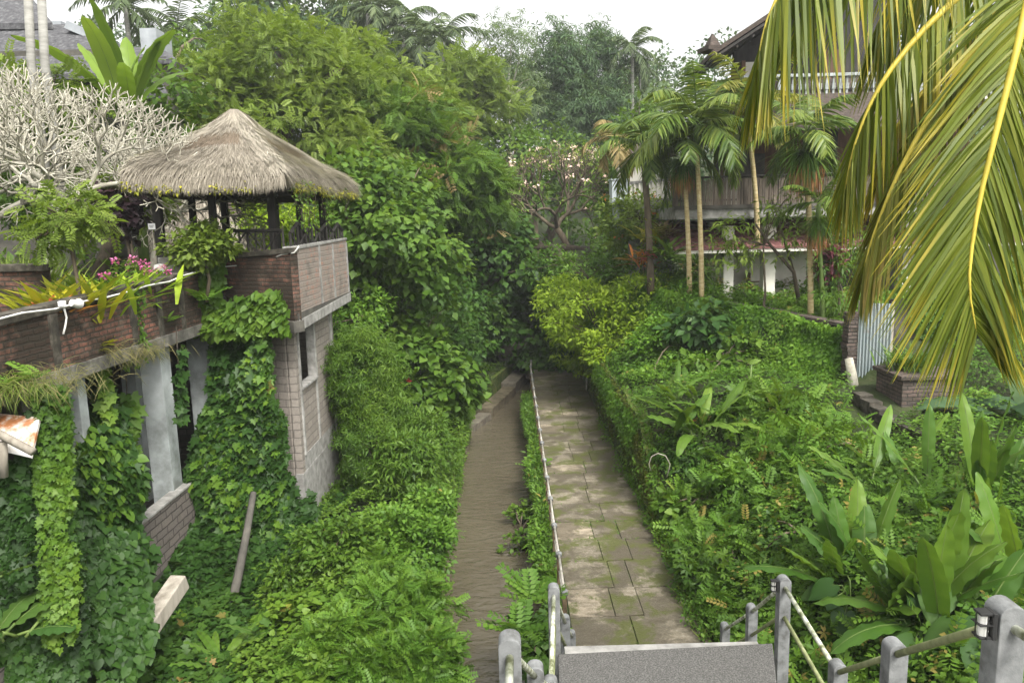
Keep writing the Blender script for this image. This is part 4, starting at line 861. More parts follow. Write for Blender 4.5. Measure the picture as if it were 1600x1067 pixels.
ivy_thing('thick maple leaved ivy covering the front wall below the pavilion', [dict(c=c4((345, 520, 15.6), (430, 520, 15.25), (478, 960, 14.2), (285, 960, 13.6)), n=12500, T=IVY, size=.21, bulge=.28, ragged=.3, thick=.35, seed=14), dict(c=c4((345, 540, 15.5), (430, 540, 15.2), (475, 950, 14.1), (290, 950, 13.5)), n=1500, T=IVY, size=.17, mi=1, bulge=.28, ragged=.6, thick=.38, seed=14), dict(c=c4((325, 640, 15.3), (350, 600, 15.5), (340, 840, 14.6), (262, 840, 14.2)), n=1500, T=IVY, size=.2, bulge=.2, ragged=.7, thick=.3, seed=15),
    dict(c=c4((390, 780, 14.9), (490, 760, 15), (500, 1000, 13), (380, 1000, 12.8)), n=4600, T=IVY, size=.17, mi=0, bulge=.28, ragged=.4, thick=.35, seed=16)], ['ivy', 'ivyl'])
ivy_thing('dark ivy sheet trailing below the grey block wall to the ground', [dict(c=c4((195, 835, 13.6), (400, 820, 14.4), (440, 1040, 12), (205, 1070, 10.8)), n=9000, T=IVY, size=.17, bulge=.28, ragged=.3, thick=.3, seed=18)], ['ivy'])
ivy_thing('single strand of broad ivy leaves dangling before the dark doorway', [dict(c=c4((186, 590, 12.9), (206, 575, 13), (222, 760, 12.7), (204, 760, 12.6)), n=130, T=IVY, size=.24, bulge=.05, ragged=.5, thick=.1, seed=21)], ['ivyl'], stems=[[at(196, 560, 13), at(200, 650, 12.9), at(212, 765, 12.6)]])
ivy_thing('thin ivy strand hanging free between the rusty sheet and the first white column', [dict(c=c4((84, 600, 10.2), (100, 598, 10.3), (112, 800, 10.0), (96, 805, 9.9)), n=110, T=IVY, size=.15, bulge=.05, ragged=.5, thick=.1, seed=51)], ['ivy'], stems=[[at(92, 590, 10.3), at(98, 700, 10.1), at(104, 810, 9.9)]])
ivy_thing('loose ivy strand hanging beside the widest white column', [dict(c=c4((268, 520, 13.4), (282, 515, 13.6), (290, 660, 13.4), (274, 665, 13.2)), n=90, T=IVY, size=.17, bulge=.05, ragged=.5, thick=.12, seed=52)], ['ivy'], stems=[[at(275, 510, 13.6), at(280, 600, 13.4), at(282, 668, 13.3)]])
ivy_thing('short ivy strand hanging from the dry grass ledge into the dark opening', [dict(c=c4((150, 560, 11.9), (166, 556, 12.0), (176, 660, 11.8), (158, 665, 11.7)), n=80, T=IVY, size=.16, bulge=.05, ragged=.5, thick=.12, seed=53)], ['ivyl'], stems=[[at(157, 550, 12), at(164, 610, 11.9), at(168, 668, 11.7)]])
ivy_thing('green vine tumbling over the dark front of the pavilion corner', [dict(c=c4((305, 400, 15.4), (350, 395, 15.5), (350, 520, 15.4), (312, 520, 15.3)), n=900, T=HEART, size=.17, bulge=.12, ragged=.5, thick=.18, seed=23), dict(c=c4((330, 468, 15.5), (440, 452, 14.8), (455, 520, 14.75), (335, 530, 15.3)), n=1500, T=HEART, size=.16, bulge=.14, ragged=.5, thick=.2, seed=24)], ['mid'])
ivy_thing('thin creeper straggling over the middle of the brick parapet', [dict(c=c4((190, 455, 12.35), (225, 448, 12.7), (230, 570, 12.7), (185, 575, 12.3)), n=420, T=OVAL, size=.09, bulge=.03, ragged=.7, thick=.08, seed=26)], ['ivyl'])
def tuft(label, px, py, y, n, ln, mat, mat2=None, wide=.3, cat='fern', name='fern', T=PINN, upz=.7):
    p = at(px, py, y); L = LV(); fern(L, p, n, ln, 0, upz, T)
    if mat2:
        m = 520; q = p+rng.normal(size=(m, 3))*[wide, wide*.7, .06]; a = rng.uniform(0, 6.28, m); L.put(T_lance(.013, .6), q, nrm(np.stack([np.cos(a), np.sin(a)-.6, rng.uniform(-1., .6, m)], -1)), np.broadcast_to([0, -.5, .8], (m, 3)), rng.uniform(.14, .34, m), rng.random(m), 1., 1)
    return tag(L.build(name, [M[mat]]+([M[mat2]] if mat2 else [])), label, cat)
tuft('golden fern with dry grass on the parapet ledge above the white columns', 150, 545, 11.6, 12, .42, 'croton', 'drygrass', .28)
tuft('yellow fern rooted in the brick ledge near the hanging vine', 322, 468, 14.9, 11, .5, 'cover')
tuft('drooping fern under the ledge beside the vine covered corner', 338, 512, 14.9, 10, .5, 'mid', upz=.1)
tuft('dry grass tuft spilling over the near end of the brick parapet', 55, 590, 9.15, 8, .3, 'cover', 'drygrass', .42, 'grass tuft', 'grass_tuft')
tuft('small leafy weed on the near end of the parapet ledge', 20, 600, 9.0, 9, .3, 'cover', 'gras', .2, 'weed', 'weed')
tuft('dry grass tuft hanging under the parapet between the two ferns', 205, 545, 12.4, 6, .3, 'ivyl', 'drygrass', .3, 'grass tuft', 'grass_tuft')
tuft('small fern sprouting low on the parapet beam before the corner', 262, 500, 13.6, 9, .3, 'mid')
# -- terrace garden
def on_terrace(px, py, y): p = at(px, py, y); return np.array([p[0], p[1], 5.44])
def bare_frangipani(label, base, h0, depth, r, L0, lean, spread=.62, leafy=None, up_=.15, ez=None):
    root = empty('frangipani_tree', base, label, 'tree'); mb = MB(); tips = []; b = np.asarray(base, float)
    k = b+np.array([lean[0]*.4, lean[1]*.4, h0*.55]); e = b+np.array([lean[0], lean[1], h0]); mb.tube([b, k, e], [r*1.25, r*1.05, r], 9)
    for i in range(3):
        a = 2.1*i+rng.uniform(-.3, .3)+.5; dichot(mb, e, np.array([math.cos(a)*.9, math.sin(a)*.7, .62])+np.array([lean[0]*.3, 0, 0]), L0, r*.72, depth, tips, spread, up_, 7)
    mb.build('trunk', M['frang' if not leafy else 'bark'], root, smooth=True)
    if leafy:
        p = np.array([t[0] for t in tips]); d = np.array([t[1] for t in tips]); Lf = LV(); fill(Lf, p, d, .16, 2, NARROW, .30, .2, .8, 0, lvb=.1); k = rng.random(len(p)) < .13
        fill(Lf, p[k]+d[k]*.1, d[k], .15, 9, OVAL, .17, -.1, .7, 1); Lf.build('crown', [M[leafy], M['plume']], root)
    return root
b = at(56, 330, 15); bare_frangipani('bare white branched frangipani tree with a bent trunk on the terrace', (b[0], b[1], 5.3), 2.1, 7, .10, .62, (.55, 0), .58, up_=.07)
b = at(228, 340, 18.5); bare_frangipani('paler bare frangipani tree standing behind the first and nearer the thatch', (b[0], b[1], 5.3), 1.7, 7, .09, .58, (.2, .2), .62, up_=.02)
b = at(-30, 330, 17); bare_frangipani('bare frangipani tree half out of view at the picture edge', (b[0], b[1], 5.3), 1.9, 5, .11, .7, (.3, 0), .62)
p = on_terrace(20, 400, 13.4); L = LV(); n = 620; a = rng.uniform(0, 6.28, n); L.put(T_lance(.018, .35), p+rng.normal(size=(n, 3))*[.38, .3, .02], nrm(np.stack([np.cos(a)*.3, np.sin(a)*.3, np.ones(n)], -1)), np.stack([-np.cos(a), -np.sin(a), np.full(n, .5)], -1), rng.uniform(.6, 1.25, n), rng.random(n))
tag(L.build('ornamental_grass', M['gras']), 'tall clump of ornamental grass behind the low garden wall', 'grass clump')
b = on_terrace(108, 420, 11.6); tree('young_tree', 'slender young tree with bright compound leaves on the terrace', 'tree', b, [E3(105, 345, 11.6, 44, 34), E3(78, 372, 11.5, 28, 20), E3(132, 335, 11.8, 28, 24)], PINN, .27, 85, 4, 'yg', .22, .03, zb=5.4, droop=.35, nlimb=14)
def spiky(label, px, py, y, n, ln, mat, cat='plant', name='spiky_plant', w=.06, spread=.2):
    p = on_terrace(px, py, y)
    if y < 0: p = atx(px, py, y); p[2] = 5.44; L = LV(); a = rng.uniform(0, 6.28, n); L.put(T_lance(w, .3), p+rng.normal(size=(n, 3))*[spread, spread*.7, .02]+np.array([0, 0, .1])*rng.random((n, 1)), nrm(np.stack([np.cos(a)*.7, np.sin(a)*.7, rng.uniform(.5, 1.3, n)], -1)), np.stack([-np.cos(a)*.6, -np.sin(a)*.6, np.ones(n)], -1), ln*rng.uniform(.6, 1.2, n), rng.random(n)); return tag(L.build(name, M[mat]), label, cat)
spiky('golden leaved lily clump leaning over the parapet at its flood lamp', 92, 455, -6.95, 130, .85, 'croton', spread=.26, w=.07)
spiky('yellow green lily clump in the middle of the parapet bed', 142, 440, -6.95, 130, .85, 'lime', spread=.3)
spiky('light green strap leaved clump at the far end of the parapet bed', 185, 430, -7.0, 120, .9, 'lime', spread=.3)
spiky('small orange flowering plant between the golden clump and the wall', 84, 462, -6.66, 26, .55, 'orange', 'flower', 'flower', .12, .06)
spiky('orange flower spike by the mouldy garden wall', 66, 413, 11.6, 18, .3, 'orange', 'flower', 'flower', .1, .05)
bush('pink flowering bougainvillea on the terrace beside the white sign', [(on_terrace(200, 395, 14.3)+np.array([0, 0, .45]), np.array([.42, .35, .36])), (on_terrace(240, 395, 14.0)+np.array([0, 0, .3]), np.array([.3, .3, .26]))], OVAL, .10, 70, 14, 'mid', .18, cat='flowering bush', extra=[('pink', OVAL, .065, .6, 26)], zb=5.4)
bush('dark purple leaved shrub in the shade behind the bougainvillea', [E3(190, 330, 16.5, 30, 36)], WIDE, .17, 60, 20, 'purple', .25, zb=5.3)
bush('bright leafy shrub at the pavilion parapet with a vine below it', [E3(316, 386, 15.0, 44, 24), E3(328, 366, 15.2, 24, 14), E3(300, 402, 14.9, 30, 14)], OVAL, .14, 110, 22, 'yg', .24, zb=5.4)
bush('lime shrub glimpsed between the pavilion posts', [E3(410, 352, 22.5, 40, 30), E3(470, 345, 23, 26, 26)], OVAL, .17, 70, 24, 'lime', .35)
bush('green shrub between bare trees and the pavilion', [E3(228, 325, 18.5, 38, 30), E3(160, 320, 18, 36, 40)], OVAL, .17, 90, 24, 'yg', .32, zb=5.2)
bush('dark undergrowth shrub behind the bare white trees', [E3(60, 310, 20.5, 90, 48), E3(180, 290, 21.5, 80, 50), E3(-20, 260, 21, 60, 60)], OVAL, .18, 260, 24, 'mid', .42, zb=5.2)
bush('yellow leafed tree top at the picture edge behind the bare branches', [E3(15, 150, 20, 55, 50), E3(60, 220, 20.5, 70, 50), E3(110, 170, 21, 45, 45)], PINN, .45, 110, 7, 'yg', .4, zb=5.2)
L = LV(); n = 60; s = rng.random(n)
for k, lo, hi, sag in ((1, .05, .95, .9), (0, .0, .42, .25), (0, .55, .8, .15)):
    m = int(130*(hi-lo)) if k == 0 else 240; s = rng.uniform(lo, hi, m); p = roofp(k, s, np.zeros(m), -.16-.18*0); p[:, 2] -= rng.random(m)*.12; o = nrm(np.append((E[k]+E[(k+1) % 4])/2-AP, 0)); fill(L, p+o*.04, np.broadcast_to(o, (m, 3)), .06, 3, OVAL, .075, .6, 1., 0)
tag(L.build('eave_creeper', M['croton']), 'yellow green creeper fringing the eaves of the thatched roof', 'creeper')
mb = MB(); L = LV()
for i in range(26):
    s = rng.uniform(.05, .8); p = roofp(1, np.array([s]), np.array([0.]), -.1)[0]+np.array([.03, 0, 0]); ln = rng.uniform(.3, 1.05); q = [p+np.array([rng.normal()*.05, rng.normal()*.06, -ln*t]) for t in np.linspace(0, 1, 5)]; mb.tube(q, .007, 4); m = int(14*ln); fill(L, np.array([p+np.array([0, 0, -ln*t]) for t in rng.random(m)]), np.broadcast_to([1., 0, 0], (m, 3)), .05, 2, OVAL, .08, .6, 1.)
o = L.build('hanging_creeper', M['ivyl']); tag(o, 'trailing creeper stems hanging from the river side eaves', 'creeper'); mb.build('stem', M['darkbark'], o)
p = at(180, 125, 21.5); paddle_plant('banana plant with torn upright leaves below the shingle roof', (p[0]+.3, p[1], 10.0), 14, 2.9, .5, 'lime2', elev=(.75, 1.45), bend=(.3, 1.3), pet=.18, name='banana_plant', cat='banana plant', zoff=0)
mb = MB(); mb.tube([(p[0]+.3, p[1], 5.2), (p[0]+.3, p[1], 10.7)], [.16, .11], 9); mb.build('trunk', M['stem'], bpy.data.objects['banana_plant'], smooth=True)
for px, lab in ((49, 'pale grey bare palm trunk nearer the picture edge'), (70, 'pale grey bare palm trunk close beside the banana plant')):
    a = at(px, 100, 19); b = at(px-9, -80, 19); mb = MB(); mb.tube([(a[0]+.1, a[1], 5.1), a, b], [.12, .105, .1], 10); tag(mb.build('palm_trunk', M['greytrunk'], smooth=True), lab, 'palm trunk')
# bottom-left foreground
p = at(10, 1000, 8.4); paddle_plant('broad dark leaved plant in the bottom corner under the ivy', p, 6, .9, .3, 'taro', elev=(.2, .9), pet=.3)
p = at(350, 1040, 10.2); paddle_plant('ginger leaved plant sprawling in front of the ivy sheet', p, 16, 1.0, .14, 'mid', elev=(.2, 1.0), pet=.1)
p = at(420, 1010, 10.6); paddle_plant('small ginger plant between the fallen beam and the bright bush', p, 12, .8, .12, 'mid', elev=(.2, 1.0), pet=.1)
p = at(0, 900, 8.6); paddle_plant('plant with long stiff light green leaves at the picture edge under the ruin', p, 5, 1.1, .09, 'mid', elev=(.1, .7), pet=.1, az=[0.2, .5, -.3])
# ------------------------------------------------------------------ woods behind
tree('large_leaved_tree', 'large leaved tree leaning out over the gorge right behind the pavilion', 'tree', (-6.2, 25), [E3(600, 370, 24, 95, 80), E3(560, 295, 24.5, 66, 50), E3(660, 425, 24, 55, 55), E3(545, 440, 25, 55, 60), E3(625, 300, 25.5, 50, 40)], WIDE, .27, 400, 19, 'mid', .5, .2, droop=.5)
bush('pale leafy branch tip poking out below the corner of the brick parapet', [E3(545, 515, 21.6, 46, 36), E3(575, 480, 22.2, 36, 26)], OVAL, .18, 60, 20, 'cover', .35)
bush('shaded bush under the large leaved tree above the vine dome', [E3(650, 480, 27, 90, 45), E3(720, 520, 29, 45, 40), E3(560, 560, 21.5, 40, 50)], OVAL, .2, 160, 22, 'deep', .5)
tree('feathery_tree', 'feathery mid green tree between the pavilion roof and the gorge', 'tree', (-5.5, 33), [E3(690, 265, 32, 85, 55), E3(620, 205, 31, 70, 50), E3(745, 300, 33, 55, 42), E3(640, 300, 31, 60, 45)], PINN, .52, 480, 12, 'mid', .7, .22, droop=.3, extra=[('dry', PINN, .6, .03, 8)])
tree('yellow_green_tree', 'wide yellow green tree filling the slope above the thatched roof', 'tree', (-10, 31), [E3(440, 105, 30, 105, 62), E3(335, 150, 29, 85, 58), E3(520, 165, 30, 75, 60), E3(285, 215, 28, 65, 52), E3(455, 205, 29, 100, 52), E3(565, 240, 29, 55, 42)], PINN, .36, 1000, 14, 'yg', .6, .25, droop=.3, nlimb=22, lump=.28)
tree('yellow_green_tree', 'smaller yellow green tree joining the wide one towards the gorge', 'tree', (-6, 37), [E3(590, 150, 36, 60, 46), E3(650, 180, 38, 62, 44), E3(560, 95, 37, 40, 36)], PINN, .42, 420, 14, 'yg', .7, .2, droop=.3)
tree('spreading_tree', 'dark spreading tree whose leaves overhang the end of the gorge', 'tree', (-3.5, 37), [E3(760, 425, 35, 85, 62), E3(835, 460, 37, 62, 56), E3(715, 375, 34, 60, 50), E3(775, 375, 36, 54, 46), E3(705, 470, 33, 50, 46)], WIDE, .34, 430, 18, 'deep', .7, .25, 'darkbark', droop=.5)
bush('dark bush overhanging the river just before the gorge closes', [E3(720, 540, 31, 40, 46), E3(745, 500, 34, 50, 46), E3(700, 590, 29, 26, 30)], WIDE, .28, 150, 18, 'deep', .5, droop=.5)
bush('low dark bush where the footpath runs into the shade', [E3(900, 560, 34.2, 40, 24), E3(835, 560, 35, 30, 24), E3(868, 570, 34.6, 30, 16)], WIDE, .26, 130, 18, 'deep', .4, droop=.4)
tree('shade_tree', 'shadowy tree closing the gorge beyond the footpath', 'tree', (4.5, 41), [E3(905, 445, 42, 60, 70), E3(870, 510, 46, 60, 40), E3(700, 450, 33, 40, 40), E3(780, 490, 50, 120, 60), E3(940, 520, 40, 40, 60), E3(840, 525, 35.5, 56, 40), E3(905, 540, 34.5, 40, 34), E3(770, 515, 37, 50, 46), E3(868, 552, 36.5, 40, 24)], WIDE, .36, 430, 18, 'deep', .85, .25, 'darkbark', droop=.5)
b = at(888, 402, 40.5); bare_frangipani('flowering frangipani with forking grey branches above the gorge', (b[0], b[1], float(hgt(b[0], b[1]))), max(1.2, b[2]-float(hgt(b[0], b[1]))+.3), 6, .17, 1.1, (-.6, 0), .62, 'yg', .12)
tree('leafy_tree', 'round green tree standing behind the flowering frangipani', 'tree', (1.5, 46), [E3(780, 235, 48, 65, 46), E3(850, 250, 50, 70, 50), E3(800, 300, 47, 70, 46), E3(900, 300, 50, 60, 60)], OVAL, .36, 260, 20, 'mid', .8, .25)
tree('leafy_tree', 'green tree between the frangipani and the palms by the house', 'tree', (6.5, 40), [E3(985, 265, 39, 42, 56), E3(972, 335, 38, 36, 50), E3(1000, 215, 42, 46, 46), E3(985, 385, 36, 42, 40)], OVAL, .30, 300, 20, 'mid', .7, .22)
tree('leafy_tree', 'pale lime tree high on the slope behind the feathery tree', 'tree', (-5, 48), [E3(720, 130, 47, 55, 42), E3(760, 170, 48, 55, 42), E3(690, 190, 46, 60, 40)], PINN, .6, 280, 12, 'yg', .8, .22)
tree('leafy_tree', 'dense green tree on the slope left of the yellow green one', 'tree', (-13.5, 24), [E3(268, 125, 23.3, 34, 40), E3(245, 195, 23, 44, 44), E3(225, 160, 23.2, 24, 24), E3(250, 160, 31, 60, 50), E3(215, 230, 30, 70, 50), E3(300, 90, 34, 40, 40)], OVAL, .28, 200, 18, 'mid', .6, .22)
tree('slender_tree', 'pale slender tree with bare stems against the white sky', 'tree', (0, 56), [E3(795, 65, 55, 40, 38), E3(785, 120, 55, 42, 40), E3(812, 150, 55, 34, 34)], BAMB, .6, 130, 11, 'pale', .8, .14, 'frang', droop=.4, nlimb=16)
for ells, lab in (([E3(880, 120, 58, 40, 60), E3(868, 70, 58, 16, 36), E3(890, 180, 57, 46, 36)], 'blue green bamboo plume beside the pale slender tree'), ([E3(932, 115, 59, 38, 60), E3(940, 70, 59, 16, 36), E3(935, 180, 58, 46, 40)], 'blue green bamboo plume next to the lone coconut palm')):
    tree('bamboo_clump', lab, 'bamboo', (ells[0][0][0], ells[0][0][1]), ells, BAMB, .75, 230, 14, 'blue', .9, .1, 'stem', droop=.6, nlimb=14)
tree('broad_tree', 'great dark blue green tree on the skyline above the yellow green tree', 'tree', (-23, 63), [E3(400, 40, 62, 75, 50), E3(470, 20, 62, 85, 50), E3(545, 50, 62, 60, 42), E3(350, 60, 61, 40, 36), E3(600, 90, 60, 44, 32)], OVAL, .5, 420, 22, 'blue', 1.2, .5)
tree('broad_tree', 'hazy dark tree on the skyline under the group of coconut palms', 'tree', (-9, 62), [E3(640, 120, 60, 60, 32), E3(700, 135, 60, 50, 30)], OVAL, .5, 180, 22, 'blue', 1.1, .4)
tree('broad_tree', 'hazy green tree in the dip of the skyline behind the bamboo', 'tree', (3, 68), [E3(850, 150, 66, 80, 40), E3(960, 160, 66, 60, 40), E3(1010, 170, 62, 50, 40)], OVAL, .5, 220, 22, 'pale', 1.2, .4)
# distant wood mass
L = LV(); el = []
for px in range(-200, 1900, 75):
    if 660 < px < 1130: y, py = 84+rng.uniform(-4, 4), 158+rng.uniform(-8, 8)
    else: y, py = 78+rng.uniform(-6, 6), 115+rng.uniform(-25, 20)
    el.append(E3(px, py, y, 70, 60)); el.append(E3(px+20, py+110, y-12, 70, 60))
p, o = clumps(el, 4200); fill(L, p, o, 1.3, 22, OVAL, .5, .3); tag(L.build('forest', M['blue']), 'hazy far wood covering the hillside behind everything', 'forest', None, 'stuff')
L = LV(); n = 60000; x = rng.uniform(-34, 40, n); y = rng.uniform(20, 66, n); k = ((x < xl(y)-.8) & ((x < -9.5) | (y > 21)) | (x > 17) | (y > 48)); x, y = x[k], y[k]
fill(L, np.stack([x, y, hgt(x, y)+.4*rng.random(len(x))+.5*np.clip(noise(np.stack([x, y], -1), .8, 4), 0, 2)], -1), np.broadcast_to([0, -.3, 1.], (len(x), 3)), .3, 2, OVAL, .34, .2, 1.); tag(L.build('undergrowth', M['mid']), 'tangled undergrowth between the trunks on the wooded slopes', 'undergrowth', None, 'stuff')
# -- palms
def palm_proto(name, label, cat, mat, trunk_m, h, tr, nf, fl, ll, wd, nleaf, sag=1.1, mats2=None, e0=(-.1, 1.35), lean=(0, 0), group=None, shaft=None, hang=.35):
    root = empty(name, (0, 0, 0), label, cat, group); mb = MB(); t = np.array([lean[0], lean[1], h])
    k = 9; mb.tube([np.array([lean[0]*(i/k)**1.6, lean[1]*(i/k)**1.6, h*i/k]) for i in range(k+1)], [tr*(1.25-.35*i/k) for i in range(k+1)], 9)
    mb.build('trunk', M[trunk_m], root, smooth=True)
    if shaft: m2 = MB(); m2.tube([t-np.array([0, 0, .1]), t+np.array([0, 0, shaft*.6]), t+np.array([0, 0, shaft])], [tr*1.25, tr*1.2, tr*.7], 9); m2.build('crown_shaft', M['stem'], root, smooth=True); t = t+np.array([0, 0, shaft])
    L = LV(); rb_ = MB()
    for i in range(nf):
        a = 2.4*i+rng.uniform(-.3, .3); e = e0[0]+(e0[1]-e0[0])*(i/(nf-1))**.8+rng.uniform(-.12, .12); Lf = fl*rng.uniform(.85, 1.12); P = [t.copy()]; p = t.copy()
        for j in range(6):
            ee = e-sag*((j+1)/6)**1.3; p = p+Lf/6*np.array([math.cos(a)*math.cos(ee), math.sin(a)*math.cos(ee), math.sin(ee)]); P.append(p.copy())
        q = frond(L, P, nleaf, ll*rng.uniform(.9, 1.1), wd, 0, .85, .55, hang, .3, start=.14, lvb=.35*(rng.random() < .25)); rb_.tube([q[j] for j in range(0, 60, 8)]+[q[-1]], [.02*tr/.08*(1-j/70)+.004 for j in range(0, 60, 8)]+[.003], 5)
    L.build('crown', M[mat], root); rb_.build('frond_stems', M['stem'], root, smooth=True); return root
def dup(root, loc, rz, sc, label):
    r = root.copy(); C.objects.link(r); r.location = [float(v) for v in loc]; r.rotation_euler = (0, 0, rz); r.scale = (sc,)*3; r['label'] = label
    for ch in list(root.children):
        c = ch.copy(); C.objects.link(c); c.parent = r
    return r
def place_palm(proto, first, px, py, y, h, rz, sc, label, gz=None):
    c = at(px, py, y); loc = (c[0], c[1], c[2]-h*sc)
    if first: proto.location = [float(v) for v in loc]; proto.rotation_euler = (0, 0, rz); proto.scale = (sc,)*3; proto['label'] = label; return proto
    return dup(proto, loc, rz, sc, label)
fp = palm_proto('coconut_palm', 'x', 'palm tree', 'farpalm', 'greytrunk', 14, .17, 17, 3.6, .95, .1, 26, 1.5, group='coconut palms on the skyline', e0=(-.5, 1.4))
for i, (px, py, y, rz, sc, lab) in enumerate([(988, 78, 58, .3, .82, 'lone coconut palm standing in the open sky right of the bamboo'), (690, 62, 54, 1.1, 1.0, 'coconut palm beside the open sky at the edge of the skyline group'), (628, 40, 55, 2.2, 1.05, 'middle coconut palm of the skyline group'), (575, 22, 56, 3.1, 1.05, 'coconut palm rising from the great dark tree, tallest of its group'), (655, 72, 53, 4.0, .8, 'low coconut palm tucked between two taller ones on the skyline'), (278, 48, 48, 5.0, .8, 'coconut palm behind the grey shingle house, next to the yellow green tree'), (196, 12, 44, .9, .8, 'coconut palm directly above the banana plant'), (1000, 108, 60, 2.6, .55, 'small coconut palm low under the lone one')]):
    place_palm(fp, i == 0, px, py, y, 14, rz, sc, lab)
# ------------------------------------------------------------------ house on the right
hs_ = empty('balcony_house', (11, 29, 3.6), 'three storey house with dark balconies and brown roofs behind the slim palms', 'house')
def hbox(nm, lo, hi, m, par=None, bev=0, lab=None):
    mb = MB(); mb.b2(lo, hi); o = mb.build(nm, M[m], par or hs_, bevel=bev)
    if lab: o['label'] = lab
    return o
HY = 26.2; GZ = 3.72
X = lambda px, y=HY: at(px, 400, y)[0]
Z = lambda px, py, y=HY: at(px, py, y)[2]
hbox('foundation', (7.0, HY-.35, 1.2), (19, 34, GZ), 'damp')
hbox('ground_wall', (7.51, 28.0, GZ), (11.2, 28.2, 6.7), 'cream'); hbox('ground_wall', (7.35, HY+1.2, GZ), (7.5, 29.39, 6.7), 'cream'); hbox('side_room', (12.61, 28.2, GZ), (19, 28.4, 6.7), 'damp')
hbox('floor_board', (7.36, HY-.1, GZ+.002), (12.6, 29.38, GZ+.06), 'brownwood')
for px, w in ((1139, .36), (1203, .42), (1420, .4)):
    x = X(px); hbox('column', (x-w/2, HY, GZ-.3), (x+w/2, HY+w, 6.55), 'cream', bev=.015)
hbox('doorway', (12.2, 29.36, GZ+.06), (13.4, 29.398, 6.1), 'black')
# lean-to awning of maroon tiles
aw = MB(); y0_, y1_ = HY-.75, HY+1.9; z0_, z1_ = 5.75, 6.72; xa, xb = X(1046), 18.; nx_ = 60
for i in range(nx_):
    u0_, u1_ = xa+(xb-xa)*i/nx_, xa+(xb-xa)*(i+1)/nx_
    for j in range(6):
        a, b = j/6, (j+1)/6+.03; za, zb_ = z0_+(z1_-z0_)*a+.05, z0_+(z1_-z0_)*b; ya, yb = y0_+(y1_-y0_)*a, y0_+(y1_-y0_)*b; um = (u0_+u1_)/2
        aw.add([(u0_, ya, za), (um, ya, za+.035), (u1_, ya, za), (u1_, yb, zb_), (um, yb, zb_+.03), (u0_, yb, zb_), (u0_, ya, za-.05), (u1_, ya, za-.05)], [(0, 1, 4, 5), (1, 2, 3, 4), (6, 7, 2, 1, 0)])
aw.build('tiled_awning', M['tile'], hs_); hbox('awning_board', (xa, HY-.72, 5.64), (xb, HY-.62, 5.76), 'cream')
for i in range(10): hbox('rafter', (xa+.3+i*1.15, HY-.6, 5.67), (xa+.38+i*1.15, HY+1.8, 5.75), 'wood')
# first floor slab and bamboo balcony
S1 = Z(1150, 322); xL = X(1046)
hbox('balcony_slab', (xL, HY-.9, S1-.42), (18.5, 33, S1), 'conc', bev=.02)
hbox('slab_edge', (xL-.06, HY-.97, S1-.1), (18.4, HY-.905, S1+.03), 'damp')
bal = empty('balcony_railing', (xL, HY-.8, S1), None, None); bal.parent = hs_; bal.location = Vector((xL, HY-.8, S1))-hs_.location
mb = MB(); x = xL+.03
while x < 16.5:
    w = random.uniform(.045, .07); h = random.uniform(.82, .90); mb.box((x, HY-.80+random.uniform(-.01, .01), S1+h/2+.03), (w, .03, h), random.uniform(-.1, .1)); x += w+random.uniform(.004, .03)
mb.build('bamboo_screen', M['bamboo'], bal)
mb = MB(); mb.tube([(xL-.1, HY-.84, S1+.95), (12, HY-.83, S1+.99), (17, HY-.84, S1+.95)], .04, 8); mb.tube([(xL, HY-.75, S1+.2), (17, HY-.75, S1+.2)], .03, 6); mb.build('top_rail', M['wood'], bal)
for px in (1046, 1108, 1178, 1245): x = X(px); hbox('rail_post', (x-.06, HY-.78, S1), (x+.06, HY-.66, S1+1.0), 'bamboo', bal)
S2 = Z(1180, 150)
hbox('upper_wall', (8.6, 30.4, S1), (18.5, 30.6, S2), 'brownwood'); hbox('upper_wall_panel', (9.2, 30.3, S1), (10.3, 30.398, S1+2.1), 'damp')
for px, m, w in ((1080, 'wood', .12), (1113, 'wood', .15), (1137, 'cream', .40), (1152, 'wood', .3), (1210, 'wood', .2), (1290, 'wood', .2)):
    x = X(px, 27); hbox('upper_column', (x-w/2, 26.6, S1), (x+w/2, 26.6+w, S1+3.2), m, bev=.01)
hbox('upper_beam', (X(1074, 27), 26.55, S1+2.55), (18, 26.75, S1+2.78), 'wood')
def shroof(nm, pts, m, th=.18):
    mb = MB(); poly3(mb, pts, (0, 0, -th)); return mb.build(nm, M[m], hs_)
e0 = at(1070, 207, 25.3); e1 = at(1148, 197, 25.0); e2 = at(1420, 190, 25.0); 
shroof('skirt_roof', [e0, e1, e2, at(1420, 120, 28.4), at(1165, 128, 28.4), at(1105, 150, 29)], 'brownroof'); shroof('skirt_roof', [at(1066, 208, 25.35), at(1104, 151, 29.05), at(1104, 175, 33), at(1062, 222, 33)], 'brownroof')
hbox('top_floor', (8.4, 27.2, S2-.15), (19, 33, S2+.12), 'cream'); mb = MB(); mb.wall((8.71, 29.5), (15, 29.5), S2+.122, S2+2.2, .2, z1b=S2+5.9); mb.build('top_wall', M['wood'], hs_); a_ = at(1148, 100, 29.2)[0]; b_ = at(1196, 100, 29.2)[0]; hbox('top_panel', (a_, 29.2, S2+.122), (b_, 29.39, S2+1.7), 'cream'); hbox('top_door', (12.0, 29.34, S2+.12), (12.9, 29.398, S2+2.1), 'brownwood'); hbox('top_wall', (8.55, 27.9, S2+.122), (8.7, 29.18, S2+1.5), 'brownwood')  # top_wall is coloured dark to imitate shade under the roof eave
tb = empty('balustrade', (10.4, 27.3, S2), None, None); tb.parent = hs_; tb.location = Vector((10.4, 27.3, S2))-hs_.location
mb = MB(); x = 8.5
while x < 18: mb.box((x, 27.25, S2+.42), (.07, .07, .66)); mb.box((x, 27.25, S2+.42), (.12, .12, .2)); x += .24
